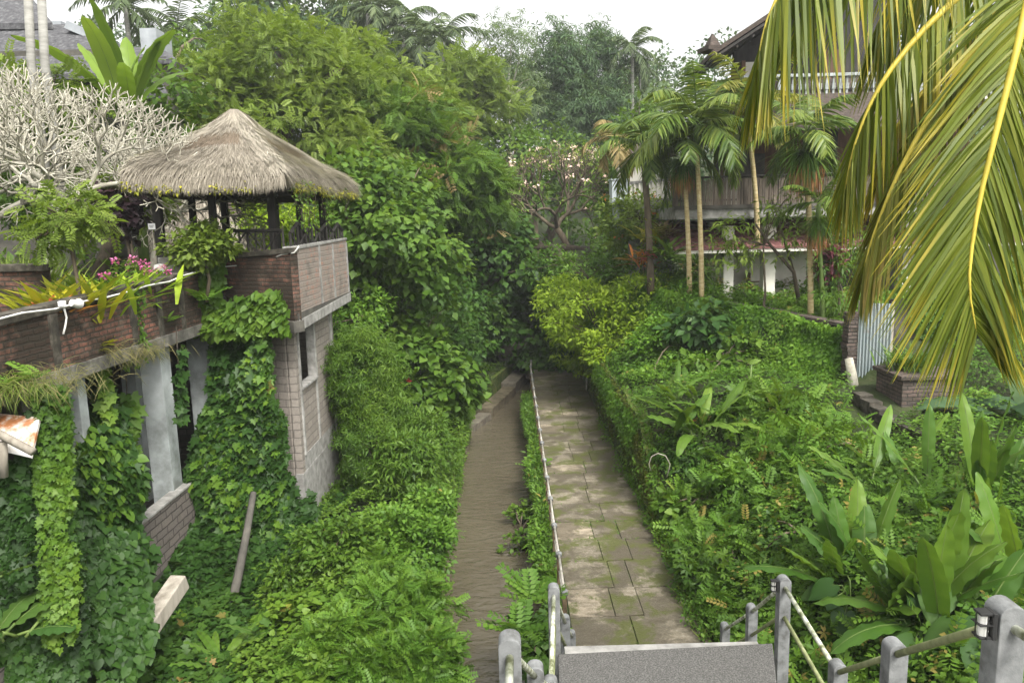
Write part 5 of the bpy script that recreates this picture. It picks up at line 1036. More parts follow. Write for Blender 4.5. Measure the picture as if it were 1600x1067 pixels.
mb.build('balusters', M['white'], tb); mb = MB(); mb.b2((8.4, 27.15, S2+.75), (18, 27.35, S2+.86)); mb.b2((8.38, 27.15, S2-.0), (18, 27.35, S2+.1)); mb.build('handrail', M['white'], tb, bevel=.01)
A4 = at(1112, 80, 25.5); B4 = at(1420, -125, 25.5); C4 = B4+np.array([0, 8., 0]); D4 = A4+np.array([1.2, 8., .78])
shroof('top_roof', [A4, B4, C4, D4], 'brownroof', .16)
mb = MB(); dz = np.array([.06, .05, -.165]); poly3(mb, [A4+dz, B4+dz, C4+dz, D4+dz], (0, 0, -.1)); mb.build('eave_lining', M['wood'], hs_)
mb = MB(); k = (D4-A4); [mb.tube([A4+(B4-A4)*f+np.array([.1, .1, -.33]), A4+(B4-A4)*f+k*.9+np.array([.1, 0, -.33])], .05, 4) for f in np.linspace(.04, .96, 12)]; mb.build('rafters', M['wood'], hs_)
mb = MB(); q = at(1113, 66, 25.9); mb.box(q, (.5, .5, .5), .3, taper=.1); mb.box(q+np.array([0, 0, -.25]), (.7, .7, .14), .3); mb.build('finial', M['brownroof'], hs_)
# side terrace with balusters, and the metal box
s_ = empty('side_terrace', (6, 31, 4), 'low terrace with stubby pale balusters left of the balconies', 'terrace')
a = at(985, 312, 31); b = at(1046, 308, 29.5); mb = MB(); mb.wall(a, b, 4.2, a[2]-.05, .3); mb.wall(a, b, a[2]+.62, a[2]+.72, .2); mb.build('wall', M['conc'], s_)
mb = MB(); [mb.box(a+(b-a)*t+np.array([0, 0, .28]), (.16, .16, .66)) for t in np.linspace(.03, .97, 9)]; mb.build('balusters', M['cream'], s_)
a = at(985, 262, 33.5); b = at(1032, 258, 33); mb = MB(); mb.wall(a, b, 7.2, a[2], .2); mb.build('back_wall', M['cream'], s_)
mb = MB(); P = [at(965, 250, 34.6), at(1060, 235, 33.6), at(1055, 210, 36), at(975, 222, 37)]; poly3(mb, P, (0, 0, -.25)); mb.build('roof', M['brownroof'], s_)
mb = MB(); q = at(1042, 270, 32.5); mb.box((q[0], q[1], q[2]-.3), (.18, .18, 3.6)); q = at(972, 262, 34.3); mb.box((q[0], q[1], q[2]-.4), (.16, .16, 3.0)); mb.build('post', M['wood'], s_)
q = at(966, 301, 30); mb = MB(); mb.box(q, (.62, .5, .95), .1); mb.box(q+np.array([0, 0, .49]), (.7, .58, .05), .1); mb.box(q-np.array([0, 0, .95]), (.4, .4, .95), .1); tag(mb.build('metal_cabinet', M['metalbox'], bevel=.012), 'pale blue sheet metal cabinet at the end of the baluster terrace', 'cabinet')
c = np.array([X(1178, 28), 27.9, GZ+.06]); ch = empty('wooden_chair', c, 'brown wooden armchair on the veranda between the cream columns', 'chair')
def cb(nm, lo, hi): mb = MB(); mb.b2(np.array(lo)+c, np.array(hi)+c); mb.build(nm, M['brownwood'], ch, bevel=.008)
cb('seat', (-.28, -.28, .40), (.28, .28, .46)); [cb('leg', (x, y, 0), (x+.06, y+.06, .4)) for x in (-.28, .22) for y in (-.28, .22)]
cb('backrest', (-.28, -.28, .46), (-.22, .28, 1.0)); cb('armrest', (-.21, -.28, .64), (.3, -.22, .69)); cb('armrest', (-.21, .22, .64), (.3, .28, .69)); cb('arm_support', (.22, -.28, .461), (.28, -.22, .639))
# terrace edge wall, gate, pillar, planter
mb = MB(); P = [at(1098, 468, 24), at(1196, 482, 22.4), at(1330, 508, 19.6)]
for i in range(2): mb.wall(P[i], P[i+1], 1.2, P[i][2]-.06, .22, z1b=P[i+1][2]-.06)
tw = mb.build('terrace_wall', M['damp']); tag(tw, 'brick terrace wall under the veranda with ivy pouring over it', 'wall')
mb = MB()
for i in range(2): mb.wall(P[i], P[i+1], P[i][2]-.058, P[i][2]+.03, .34, z0b=P[i+1][2]-.058, z1b=P[i+1][2]+.03)
mb.build('coping', M['planter'], tw)
ga = at(1338, 590, 18.7); gb = at(1389, 590, 18.3); gz0 = at(1364, 600, 18.5)[2]; gz1 = at(1364, 474, 18.5)[2]
mb = MB(); t = nrm((gb-ga)[:2]); nn2 = np.array([-t[1], t[0]]); n = 96; Lg = np.linalg.norm((gb-ga)[:2]); v = []
for i in range(n+1):
    q = ga[:2]+(gb-ga)[:2]*i/n+nn2*.022*math.sin(i/n*Lg/.076*6.283); v += [(q[0], q[1], gz0), (q[0], q[1], gz1)]
mb.add(v, [(2*i, 2*i+2, 2*i+3, 2*i+1) for i in range(n)]); gt = empty('corrugated_gate', ga, 'pale blue corrugated metal gate beside the ivy hedge', 'gate'); mb.build('sheet', M['corr'], gt, smooth=True)
mb = MB(); [mb.box((q[0]+nn2[0]*.05, q[1]+nn2[1]*.05, (gz0+gz1)/2), (.06, .06, gz1-gz0+.1)) for q in (ga, gb)]; mb.build('frame', M['greywood'], gt)
mb = MB(); q = at(1329, 570, 18.9); zt2 = at(1329, 500, 18.9)[2]
for k in range(22): mb.box((q[0]+random.uniform(-.03, .03), q[1], 2.2+k*.1), (.34+random.uniform(-.03, .04), .34, .085), random.uniform(-.06, .06))
tag(mb.build('brick_pillar', M['planter']), 'ragged dark brick pillar between the ivy hedge and the corrugated gate', 'pillar')
mb = MB(); mb.tube([at(1335, 622, 18.2), at(1332, 590, 18.25), at(1326, 560, 18.3)], [.13, .12, .1], 9); tag(mb.build('stump', M['frang'], smooth=True), 'pale short stump at the foot of the brick pillar', 'stump')
mb = MB(); a = at(1392, 480, 18.6); b = at(1600, 470, 18.9); mb.wall(a, b, 1.8, a[2]+.2, .2); b2_ = at(1750, 450, 19.5); mb.wall(b, b2_, 1.8, a[2]+.2, .2); tag(mb.build('dark_wall', M['damp']), 'tall damp dark wall running right from the corrugated gate', 'wall')
q = at(1436, 616, 16.6); mb = MB(); zt3 = at(1436, 590, 16.6)[2]; mb.b2((q[0]-.5, q[1]-.2, 2.1), (q[0]+.75, q[1]+1.0, zt3)); pl = empty('brick_planter', (q[0], q[1]+.4, 2.1), 'square brick planter with strap leaved plants by the gate', 'planter'); mb.build('box', M['planter'], pl)
mb = MB(); mb.b2((q[0]-.58, q[1]-.28, zt3+.001), (q[0]+.83, q[1]+1.08, zt3+.1)); mb.build('rim', M['planter'], pl, bevel=.02)
L = LV(); n = 130; a = rng.uniform(0, 6.28, n); p = np.array([q[0]-.1, q[1]+.4, zt3+.08])+rng.normal(size=(n, 3))*[.2, .2, .0]; L.put(T_lance(.035, .3), p, nrm(np.stack([np.cos(a)*.6, np.sin(a)*.6, rng.uniform(.6, 1.4, n)], -1)), np.stack([-np.cos(a)*.7, -np.sin(a)*.7, np.ones(n)], -1), rng.uniform(.35, .9, n), rng.random(n)); tag(L.build('strap_leaved_plant', M['mid']), 'spray of strap leaves growing from the square brick planter', 'plant')
mb = MB(); a = atz(1340, 622, 2.5); b = atz(1455, 690, 2.3); t = nrm((b-a)); c_ = (a+b)/2; zc = float(np.mean(hgt(np.array([a[0], b[0]]), np.array([a[1], b[1]])))); 
for k in range(7): s_2 = a+(b-a)*(k+.5)/7; mb.box((s_2[0], s_2[1], float(hgt(s_2[0], s_2[1]))+.12), (np.linalg.norm(b-a)/7-.02, .32, .3), math.atan2(t[1], t[0]))
tag(mb.build('garden_kerb', M['coping'], bevel=.02), 'mouldy stone kerb running downhill in front of the gate', 'kerb')
mb = MB(); a = at(1352, 612, 17.9); mb.b2((a[0]-.1, a[1], 2.2), (a[0]+1.0, a[1]+.6, a[2]+.02)); tag(mb.build('door_step', M['coping'], bevel=.02), 'low stone step below the corrugated gate', 'step')
# ------------------------------------------------------------------ right hand greenery
L = LV(); n = 9000; y = rng.uniform(11, 25, n); x = xp1(y)+.16-.42*rng.random(n)**1.4*(1+.5*noise(np.stack([y, y], -1), 1.3, 6)); z = np.maximum(.12+1.85*sm(14.8, 18.6, y), 0)*np.where(x > xp1(y)-.08, 1., .0)*rng.random(n)**.5+.06+.16*rng.random(n)
k = (y < 19) | (rng.random(n) < .4); fill(L, np.stack([x, y, z], -1)[k], np.broadcast_to([-.5, -.2, .7], (k.sum(), 3)), .06, 1, OVAL, .075, .3, 1., 0); k = rng.choice(n, 700); k = k[y[k] < 18]
L.put(T_lance(.03, .5), np.stack([x, y, z*.5], -1)[k], nrm(rng.normal(size=(len(k), 3))*.5+np.array([-.4, -.2, 1.])), np.broadcast_to([-.5, -.5, .6], (len(k), 3)), rng.uniform(.12, .3, len(k)), None, 1., 1)
m = len(JT); L.put(OVAL, JT, nrm(rng.normal(size=(m, 3))*[1, 1, .2]+np.array([0, 0, .25])), np.broadcast_to([0, 0, 1.], (m, 3))+rng.normal(size=(m, 3))*.3, rng.uniform(.025, .06, m), .2+.5*rng.random(m), 1., 0)
tag(L.build('edge_grass', [M['cover'], M['gras']]), 'weedy grass creeping over the inner edge of the footpath', 'grass', None, 'stuff')
L = LV(); mr = lambda x, y: (x > xp1(y)+.02)
kerb = lambda x, y: mr(x, y) & ~((np.abs(x-(7.4+(y-15)*.55)) < .5) & (y > 14) & (y < 18.6)) & ~((x > 8.2) & (x < 10.5) & (y > 15.8) & (y < 19))
ground_leaves(L, 3., 13, 7.5, 27, 80000, OVAL, .095, 0, .34, kerb, .16, 31, hang=.25); ground_leaves(L, 3., 9, 7.5, 15, 20000, T_oval(.36), .085, 0, .3, kerb, .2, 33, .08, hang=.2)
ground_leaves(L, 2.9, 5.2, 7, 15, 9000, OVAL, .06, 1, .06, mr, .08, 35)
n = 500; x = rng.uniform(3.1, 7.5, n); y = rng.uniform(8, 17, n); p = np.stack([x, y, hgt(x, y)+.22+.2*rng.random(n)], -1)
fill(L, p, np.broadcast_to([-.3, -.4, .8], (n, 3)), .13, 3, WHORL, .24, .1, .7, 0, lvb=.18); k = rng.random(n) < .4; fill(L, p[k]+np.array([0, 0, .05]), np.broadcast_to([-.3, -.4, .8], (k.sum(), 3)), .15, 5, PINN, .34, .1, .7, 0, lvb=.15)
tag(L.build('creeper', [M['cover'], M['mid']]), 'bright green creeper carpeting the slope right of the footpath', 'creeper', None, 'stuff')
L = LV(); n = 26000; y = rng.uniform(11.5, 36, n); zt_ = .12+1.85*sm(14.8, 18.6, y); f = rng.random(n)**.8; z = zt_*1.04*f; x = xp1(y)-.03-.07*rng.random(n)-.10*np.clip(noise(np.stack([y, z], -1), 2.2, 8), 0, 1)
fill(L, np.stack([x, y, z], -1), np.broadcast_to([-1., 0, .2], (n, 3)), .03, 1, OVAL, .05, .7, 1.); tag(L.build('moss', M['deepmoss']), 'brown green mossy growth skinning the retaining wall', 'moss', None, 'stuff')
L = LV(); ground_leaves(L, 3.0, 16, 21, 34, 60000, OVAL, .13, 0, .5, mr, .25, 37, .05, hang=.5)
tag(L.build('hillside_creeper', M['cover']), 'fresh green creeper draping the hillside below the palms', 'creeper', None, 'stuff')
L = LV(); q = [np.array([3.45, 28.6, 4.1]), np.array([4.7, 26.5, 4.55]), P[0]+np.array([-.1, 0, .08]), (P[1]+np.array([0, -.15, .05])), (P[2]+np.array([-.05, -.2, .02]))]; lowz = [2.1, 2.2, 2.2, 2.1, 2.0]; lows = [np.array([a[0]-.62, a[1]-.42, z]) for a, z in zip(q, lowz)]
for i in range(4): ivy(L, [q[i], q[i+1], lows[i+1], lows[i]], (14000, 14000, 13000, 17000)[i], OVAL, .135, 0, .22, .12, 1., .25, 40+i, None, 1., 1.4)
tag(L.build('ivy_hedge', M['hedge']), 'wall of fresh green ivy below the veranda left of the corrugated gate', 'ivy')
bush('glowing yellow green bush bulging over the end of the footpath', [E3(925, 500, 27, 66, 52), E3(1000, 475, 26.5, 62, 44), E3(900, 545, 29, 36, 40), E3(965, 560, 26, 52, 34), E3(880, 470, 31, 46, 40), E3(1010, 530, 25.5, 40, 40)], T_oval(.22, .05, .2), .19, 520, 30, 'lime', .36, droop=.15, upn=1.3)
bush('mass of fresh creepers bulging over the mossy wall below the palms', [E3(1045, 535, 24, 58, 50), E3(1085, 600, 21.4, 56, 40), E3(1010, 585, 23.6, 30, 36), E3(1090, 480, 24.6, 40, 36)], OVAL, .145, 420, 34, 'hedge', .3, droop=.35)
L = LV(); ivy(L, [np.array([3.06, 15.6, 1.1]), np.array([3.06, 30, 2.15]), np.array([3.0, 30, .7]), np.array([3.0, 15.6, .3])], 1500, OVAL, .10, 0, .12, .8, 1., .12, 71, np.array([-1., 0, 0])); ivy(L, [np.array([3.08, 17.5, 1.98]), np.array([3.08, 30, 2.1]), np.array([2.9, 30, 1.45]), np.array([2.9, 17.5, 1.3])], 5200, OVAL, .11, 0, .15, .5, 1., .2, 72, np.array([-1., 0, 0])); tag(L.build('wall_creeper', [M['cover']]), 'ragged creeper curtain hanging down the mossy wall beside the footpath', 'creeper')
bush('green shrub sitting on the crest behind the glowing bush', [E3(920, 425, 32, 55, 36), E3(980, 430, 30, 50, 30), E3(870, 430, 34, 40, 44)], OVAL, .2, 160, 22, 'cover', .45)
bush('blue green broad leaved shrub on the slope under the veranda', [E3(1092, 505, 22.6, 42, 36), E3(1120, 540, 22, 36, 30)], T_oval(.3), .36, 60, 10, 'taro', .3, droop=.4)
bush('smaller broad leaved shrub just below the blue green one', [E3(1150, 560, 21.2, 30, 44), E3(1110, 585, 20.5, 40, 26)], T_oval(.28), .32, 50, 10, 'mid', .28, droop=.4)
bush('leafy shrub right beside the first cream veranda column', [E3(1102, 448, 24.8, 18, 26), E3(1090, 430, 25.2, 20, 28)], NARROW, .2, 60, 18, 'mid', .25, extra=[('dry', NARROW, .2, .15, 6)])
p = gnd(1100, 690, .3); paddle_plant('clump of long ginger leaves halfway up the slope', p, 30, 1.8, .22, 'mid', elev=(.35, 1.2), bend=(.5, 1.3), pet=.15, spread=.28, zoff=-.1)
p = gnd(1060, 640, .25); paddle_plant('ginger clump nearer the footpath wall', p, 18, 1.2, .17, 'mid', elev=(.35, 1.2), bend=(.5, 1.3), pet=.15, spread=.25)
p = at(1175, 640, 18.5); mb = MB(); mb.tube([at(1170, 690, 18.3), at(1172, 600, 18.5), at(1174, 570, 18.5)], [.03, .03, .02], 6); tag(mb.build('plant_stalk', M['stem'], smooth=True), 'single upright green stalk among the ginger leaves', 'plant stalk')
L = LV(); frond(L, [at(1168, 672, 17.6), at(1140, 650, 17.6), at(1110, 645, 17.5), at(1085, 655, 17.4)], 22, .55, .05, 0, .6, .7, .1, .3); tag(L.build('dead_palm_frond', M['deadf']), 'dead orange brown palm frond lying on the ginger clump', 'palm frond')
L = LV(); ivy(L, [at(1425, 470, 18.55), at(1600, 455, 18.75), at(1600, 620, 18.6), at(1440, 600, 18.4)], 5200, OVAL, .13, 0, .15, .8, 1., .25, 61); ivy(L, [at(1395, 420, 18.6), at(1720, 400, 19.2), at(1720, 500, 19.1), at(1395, 500, 18.5)], 4200, OVAL, .14, 0, .2, .5, 1., .3, 62); tag(L.build('wall_creeper', [M['mid']]), 'patchy creeper climbing the tall dark wall right of the gate', 'creeper')
# big leaved plants near the stairs
def azs(n, c0, s): return [c0+rng.normal()*s for _ in range(n)]
p = gnd(1340, 915); paddle_plant('banana like clump with leaves fanning left above the stair railing', p, 11, 1.9, .32, 'banana', name='heliconia_plant', elev=(.5, 1.4), bend=(.2, .7), pet=.2, az=[2.9, 2.5, 2.2, 3.3, 1.9, 3.6, 1.2, 4.1, .6], zoff=-.15, spread=.2)
p = gnd(1450, 985); paddle_plant('biggest banana like clump with broad upright leaves behind the caged lamp', p, 19, 1.75, .38, 'banana', name='heliconia_plant', elev=(.9, 1.5), bend=(.1, .7), pet=.16, zoff=-.15, spread=.2)
L = LV(); r2 = bpy.data.objects['heliconia_plant.001']; mb = MB()
for az, el, ln in ((.3, .75, 2.3), (-.2, .55, 2.1), (3.4, .4, 1.6), (2.7, .5, 1.5), (4.4, .35, 1.3), (5.2, .3, 1.3)): paddle(L, mb, p, az, el, ln, .3, 1.1, .25)
L.build('leaves', M['banana'], r2, smooth=True); mb.build('stem', M['stem'], r2, smooth=True)
p = gnd(1580, 930); paddle_plant('banana like clump at the right picture edge', p, 11, 1.7, .32, 'banana', name='heliconia_plant', elev=(.8, 1.45), bend=(.2, 1.0), pet=.25, zoff=-.1)
p = gnd(1510, 790); paddle_plant('tall stiff leaved clump below the hanging palm frond tip', p, 13, 2.0, .26, 'banana', name='heliconia_plant', elev=(1.0, 1.5), bend=(.05, .5), pet=.28, zoff=-.1, spread=.25)
p = gnd(1395, 770); paddle_plant('sparse clump of long leaning leaves on the slope before the gate', p, 8, 2.0, .2, 'banana', name='heliconia_plant', elev=(.5, 1.3), bend=(.1, .5), pet=.35, zoff=-.1, spread=.25, az=[2.6, 2.9, .9, .6, 2.2, 1.5, .3, 3.4])
p = gnd(1590, 660); paddle_plant('wide drooping banana leaves at the picture edge below the long frond', p, 9, 2.1, .55, 'blue', name='banana_plant', elev=(.4, 1.3), bend=(.6, 1.5), pet=.22)
for px, py, y, n, s, lab in ((1540, 1030, 5.6, 10, .55, 'elephant ear plant under the tall railing post'), (1440, 1020, 6.4, 9, .5, 'elephant ear plant behind the short railing post'), (1330, 960, 8.2, 8, .45, 'elephant ear plant at the landing railing'), (1470, 970, 7.2, 8, .5, 'elephant ear plant below the biggest banana like clump')):
    p = gnd(px, py, .25); root = empty('elephant_ear', p, lab, 'elephant ear plant'); L = LV(); mb = MB()
    for i in range(n):
        a = rng.uniform(0, 6.28); rr = rng.uniform(.15, .5); q = p+np.array([math.cos(a)*rr, math.sin(a)*rr, rng.uniform(-.05, .3)]); mb.tube([p-np.array([0, 0, .3]), (p+q)/2+np.array([0, 0, .1]), q], .011, 5)
        d = nrm(np.array([math.cos(a), math.sin(a), -.45])); L.put(BIGHEART, q[None], d[None], np.array([[d[0]*.5, d[1]*.5-.25, .9]]), s*rng.uniform(.6, 1.05), [rng.random()])
    L.build('leaves', M['taro'], root, smooth=True); mb.build('stem', M['stem'], root, smooth=True)
# shrubs round the palms
for px, py, rr, T, sz, m_, lab in ((1085, 800, .7, HEART, .16, 'mid', 'heart leaved mound low on the slope beside the footpath edge'), (1170, 760, .8, WHORL, .3, 'cover', 'whorled leaf shrub on the slope above the curled cane'), (1130, 900, .7, WHORL, .26, 'mid', 'whorled leaf shrub on the slope behind the small stair posts'), (1230, 860, .6, OVAL, .13, 'deep', 'dark small leaved mound left of the fanning banana like clump'), (1250, 700, .8, PINN, .45, 'cover', 'ferny mound in the middle of the slope below the ivy hedge'), (1060, 720, .5, NARROW, .2, 'deep', 'dark narrow leaved mound at the footpath wall'), (1330, 720, .7, OVAL, .12, 'cover', 'light leafy mound between the kerb and the banana like clumps'), (1200, 650, .7, PINN, .5, 'mid', 'fern mound under the foot of the ivy hedge')):
    p = gnd(px, py, .15); bush(lab, [(p, np.array([rr, rr, rr*.42])), (p+np.array([rr*.5, -rr*.3, -.1]), np.array([rr, rr, rr*.4])*.65)], T, sz, 70, 16 if T is not PINN else 6, m_, .25)
bush('straggly shrub of pointed leaves in front of the balcony slab', [E3(1190, 365, 22.6, 66, 46), E3(1240, 330, 22.4, 50, 30), E3(1150, 400, 22.4, 36, 26)], NARROW, .24, 80, 11, 'yg', .3, droop=.4)
mb = MB(); mb.tube([at(1248, 470, 22.6), at(1240, 425, 22.6), at(1205, 385, 22.5), at(1180, 350, 22.5)], [.07, .06, .045, .03], 7); mb.tube([at(1240, 425, 22.6), at(1215, 340, 22.5), at(1205, 310, 22.5)], [.05, .035, .02], 6); tag(mb.build('sapling', M['bark'], smooth=True), 'thin leaning tree stem crossing the second veranda column', 'tree stem')
bush('olive shrub below the baluster terrace', [E3(1005, 345, 29, 46, 36), E3(965, 350, 30, 30, 36), E3(1040, 350, 28, 20, 30)], OVAL, .19, 150, 20, 'yg', .38, extra=[('orange', OVAL, .16, .06, 6)])
bush('bushy shrub right of the veranda under the palm fronds', [E3(1300, 440, 21, 24, 60), E3(1320, 380, 22, 30, 40)], NARROW, .22, 80, 14, 'mid', .3)
L = LV(); p, o = clumps([E3(1293, 405, 21.4, 13, 40)], 40); fill(L, p, o, .22, 7, NARROW, .3, .2); tag(L.build('cordyline', M['redl2']), 'plum red leaved cordyline beside the grey palm trunk', 'cordyline')
spk = lambda lab, px, py, y, n, ln, mat, w, nm: tag((lambda L, a, p: (L.put(T_lance(w, .4), p+rng.normal(size=(n, 3))*[.15, .12, .1], nrm(np.stack([np.cos(a)*.8, np.sin(a)*.8, rng.uniform(.2, 1.1, n)], -1)), np.stack([-np.cos(a)*.6, -np.sin(a)*.6, np.ones(n)], -1), ln*rng.uniform(.6, 1.2, n), rng.random(n)), L)[1])(LV(), rng.uniform(0, 6.28, n), at(px, py, y)).build(nm, M[mat]), lab, 'plant')
spk('orange tipped fan of leaves left of the red bract plant', 1000, 408, 26, 34, .8, 'orange', .06, 'cordyline'); spk('crimson bract plant at the foot of the palms', 1018, 404, 25.7, 30, .4, 'pink2', .14, 'bract_plant'); spk('yellow green strap plant above the crimson bracts', 1012, 375, 26.2, 40, .9, 'croton', .06, 'spiky_plant')
spk('green agave like plant on the crest at the foot of the palms', 1040, 400, 25.3, 40, 1.1, 'mid', .07, 'spiky_plant'); spk('bronze fern like plant beside the brown palm trunk', 1040, 370, 26.6, 44, 1.0, 'dry', .05, 'spiky_plant')
# areca palms
def areca(px0, py0, px1, py1, y, nf, fl, label, mat='palm', trunk='arecat', tr=.075, ll=.62, e0=(-.35, 1.35), sag=1.2, shaft=.5, nleaf=30, skirt=None, rz=0, wd=.06):
    b = at(px0, py0, y); t = at(px1, py1, y); h = t[2]-b[2]+1.2
    o = palm_proto('areca_palm', label, 'palm tree', mat, trunk, h, tr, nf, fl, ll, wd, nleaf, sag, e0=e0, lean=(t[0]-b[0], 0), shaft=shaft, hang=.25, group='slim palms in front of the house')
    if skirt:
        Ls = LV(); n = 420; a = rng.uniform(0, 6.28, n); q = np.array([t[0]-b[0], 0, h-.05])+rng.normal(size=(n, 3))*[.05, .05, .08]; Ls.put(T_lance(.016, .6), q, nrm(np.stack([np.cos(a), np.sin(a), rng.uniform(-.9, .5, n)], -1)), np.broadcast_to([0, 0, 1.], (n, 3)), rng.uniform(.4, 1.0, n)*skirt, rng.random(n)*.8, 1., 0)
        n = 200; a = rng.uniform(0, 6.28, n); rr = rng.uniform(.1, .42, n)*skirt; Ls.put(T_lance(.02, .2), q[:n]+np.stack([np.cos(a)*rr, np.sin(a)*rr, -.35*skirt-.3*rng.random(n)], -1), nrm(np.stack([np.cos(a)*.2, np.sin(a)*.2, -np.ones(n)], -1)), np.stack([np.cos(a), np.sin(a), np.zeros(n)], -1), rng.uniform(.25, .5, n)*skirt, rng.random(n), 1., 1)
        Ls.build('fruit_stalks', [M['mid'], M['orange2']], o)
    o.location = (b[0], b[1], b[2]-1.2); o.rotation_euler = (0, 0, 0); return o
areca(1097, 425, 1088, 222, 24, 17, 2.6, 'tallest areca palm with the full green crown before the balconies', nleaf=46, ll=.8)
areca(1078, 415, 1068, 250, 24.6, 9, 1.9, 'slim areca palm with orange fruit hanging under a browner crown', skirt=1.1, nleaf=32, e0=(-.2, 1.3), mat='palm')
areca(1017, 405, 1006, 255, 25.6, 10, 2.2, 'areca palm with a short brown trunk left of the others', trunk='bark', tr=.11, nleaf=34, mat='palm', sag=1.5)
areca(1268, 490, 1260, 235, 21.5, 12, 1.9, 'pale trunked areca palm in front of the right end of the veranda', skirt=1.3, nleaf=30, trunk='arecat', mat='palm', ll=.6)
areca(1288, 495, 1278, 345, 21.0, 6, 1.3, 'short dark stemmed areca palm with orange fruit near the plum cordyline', skirt=.8, nleaf=24, trunk='stem', tr=.06, ll=.5)
areca(975, 330, 962, 240, 32, 8, 1.8, 'withered areca palm by the metal cabinet', nleaf=26, mat='dry', trunk='frang', sag=2.0)
areca(1185, 330, 1168, 190, 25.0, 14, 2.3, 'yellowish areca palm half hidden by the hanging coconut frond', nleaf=36, mat='palmy')
# the coconut palm whose fronds hang in from the right
cb_ = at(1700, -190, 6.0); root = empty('coconut_palm', (5.35, 6.2, 2.0), 'coconut palm outside the picture whose long fronds hang in from the corner', 'palm tree')
mb = MB(); mb.tube([(5.5, 6.3, 1.0), (5.45, 6.25, 3.5), (5.2, 6.15, 6.5), cb_-np.array([0, 0, .1])], [.2, .16, .14, .15], 12); mb.build('trunk', M['greytrunk'], root, smooth=True)
FR = [
 ([(1690, -230, 5.9), (1622, -60, 5.3), (1590, 70, 5.1), (1555, 210, 5.0), (1527, 330, 4.95), (1514, 440, 4.9), (1526, 520, 4.9)], 205, 1.0, .0245, dict(side=.85, fwd=.95, hang=.12, droop=.22, upv=tuple(-fw)), 'coco'),
 ([(1690, -230, 6.3), (1560, -200, 6.3), (1420, -160, 6.1), (1300, -100, 5.9), (1232, -30, 5.8), (1196, 40, 5.8), (1184, 110, 5.8)], 150, 1.12, .029, dict(side=.5, fwd=.30, hang=.95, droop=.22), 'coco'),
 ([(1690, -200, 6.2), (1560, -60, 5.9), (1450, 40, 5.8), (1378, 130, 5.7), (1338, 220, 5.7), (1320, 300, 5.7)], 110, .85, .027, dict(side=.5, fwd=.4, hang=.8, droop=.22), 'coco'),
 ([(1690, -170, 5.9), (1580, 0, 5.5), (1485, 130, 5.4), (1410, 260, 5.3), (1368, 360, 5.3), (1350, 420, 5.3)], 120, .78, .025, dict(side=.45, fwd=.65, hang=.55, droop=.22), 'coco2'),
 ([(1700, -210, 6.6), (1600, -180, 6.8), (1500, -120, 6.8), (1420, -50, 6.8), (1370, 40, 6.8)], 95, 1.2, .027, dict(side=.55, fwd=.4, hang=.8, droop=.3), 'coco'),
 ([(1700, -150, 6.4), (1640, 0, 6.4), (1580, 120, 6.5), (1535, 240, 6.6), (1510, 340, 6.6)], 70, .95, .03, dict(side=.7, fwd=.5, hang=.4, droop=.3), 'coco'),
 ([(1700, -190, 6.3), (1585, -20, 6.5), (1480, 100, 6.5), (1400, 200, 6.5), (1370, 290, 6.5)], 80, .75, .03, dict(side=.6, fwd=.5, hang=.5, droop=.25), 'cocoy'),
 ([(1700, -200, 5.9), (1850, -180, 6.2), (2000, -60, 6.4), (2060, 150, 6.5)], 70, 1.0, .035, dict(side=.7, fwd=.4, hang=.6, droop=.3), 'coco'),
 ([(1700, -210, 6.1), (1760, -330, 6.6), (1850, -380, 7.4), (1960, -330, 8.2)], 70, 1.0, .035, dict(side=.8, fwd=.4, hang=.3, droop=.3), 'coco'),
]
for i, (pts, n, ll, wd, kw, mt) in enumerate(FR):
    L = LV(); q = frond(L, [at(*a) for a in pts], n, ll, wd, 0, **kw, start=.18, jit=.07); fo = L.build('frond', M[mt], root)
    mb = MB(); mb.tube([q[j] for j in range(0, 60, 4)]+[q[-1]], [.034*(1-j/62)+.003 for j in range(0, 60, 4)]+[.003], 8); mb.build('rachis', M['stripe'], fo, smooth=True)
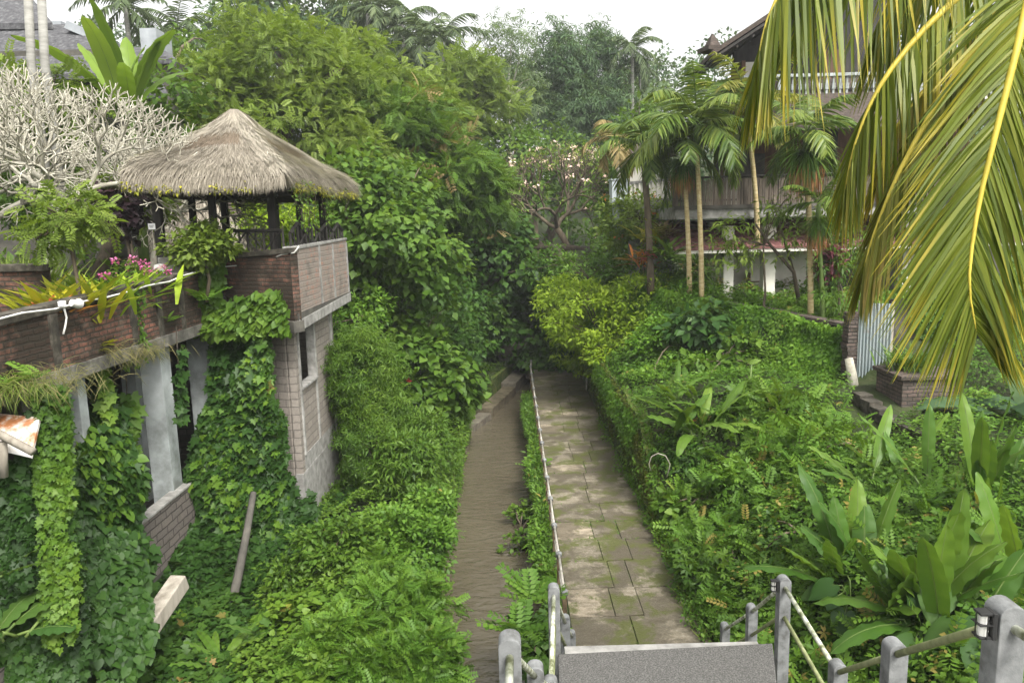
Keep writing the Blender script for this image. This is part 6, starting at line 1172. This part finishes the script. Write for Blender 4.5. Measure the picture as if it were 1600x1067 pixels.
# ------------------------------------------------------------------ light
sun_dir = nrm(np.array([.30, -.55, .82]))  # towards the sun
el = math.asin(sun_dir[2]); azi = math.atan2(sun_dir[0], sun_dir[1])
sd = bpy.data.lights.new('sun', 'SUN'); sd.energy = 1.35; sd.angle = rad(14); sd.color = (1., .965, .89)
so = bpy.data.objects.new('sun', sd); C.objects.link(so); so.rotation_euler = Vector([float(a) for a in sun_dir]).to_track_quat('Z', 'Y').to_euler(); so.location = (10, -10, 40)
w = bpy.data.worlds.new('World'); S.world = w; w.use_nodes = True; nt = w.node_tree
sk = nt.nodes.new('ShaderNodeTexSky'); sk.sky_type = 'NISHITA'; sk.sun_disc = False; sk.sun_elevation = el; sk.sun_rotation = azi; sk.air_density = 1.; sk.dust_density = 6.; sk.ozone_density = 1.
hs = nt.nodes.new('ShaderNodeHueSaturation'); hs.inputs['Saturation'].default_value = .10; hs.inputs['Value'].default_value = 1.
bg = nt.nodes['Background']; bg.inputs['Strength'].default_value = .15
nt.links.new(sk.outputs[0], hs.inputs['Color']); tn = nt.nodes.new('ShaderNodeMix'); tn.data_type = 'RGBA'; tn.blend_type = 'MULTIPLY'; tn.inputs[0].default_value = 1; tn.inputs[7].default_value = (1.01, 1.0, .97, 1); nt.links.new(hs.outputs[0], tn.inputs[6]); nt.links.new(tn.outputs[2], bg.inputs['Color'])
S.view_settings.view_transform = 'Standard'; S.view_settings.look = 'None'; S.view_settings.exposure = 1.42; S.view_settings.gamma = 1
S.cycles.use_denoising = True; S.cycles.max_bounces = 6; S.cycles.transparent_max_bounces = 4; S.cycles.sample_clamp_indirect = 6

hz = MB(); hz.b2((-290, -90, -3.0), (290, 350, 48.0)); ho = hz.build('haze', bpy.data.materials.new('haze_air')); ho['kind'] = 'stuff'; ho['label'] = 'thin pale damp air softening the far trees'
hm = ho.data.materials[0]; hm.use_nodes = True; t = hm.node_tree; t.nodes.remove(t.nodes['Principled BSDF']); pvn = t.nodes.new('ShaderNodeVolumePrincipled'); pvn.inputs['Density'].default_value = .0008; pvn.inputs['Color'].default_value = (.95, .97, 1, 1); pvn.inputs['Anisotropy'].default_value = .2
t.links.new(pvn.outputs[0], t.nodes['Material Output'].inputs['Volume'])
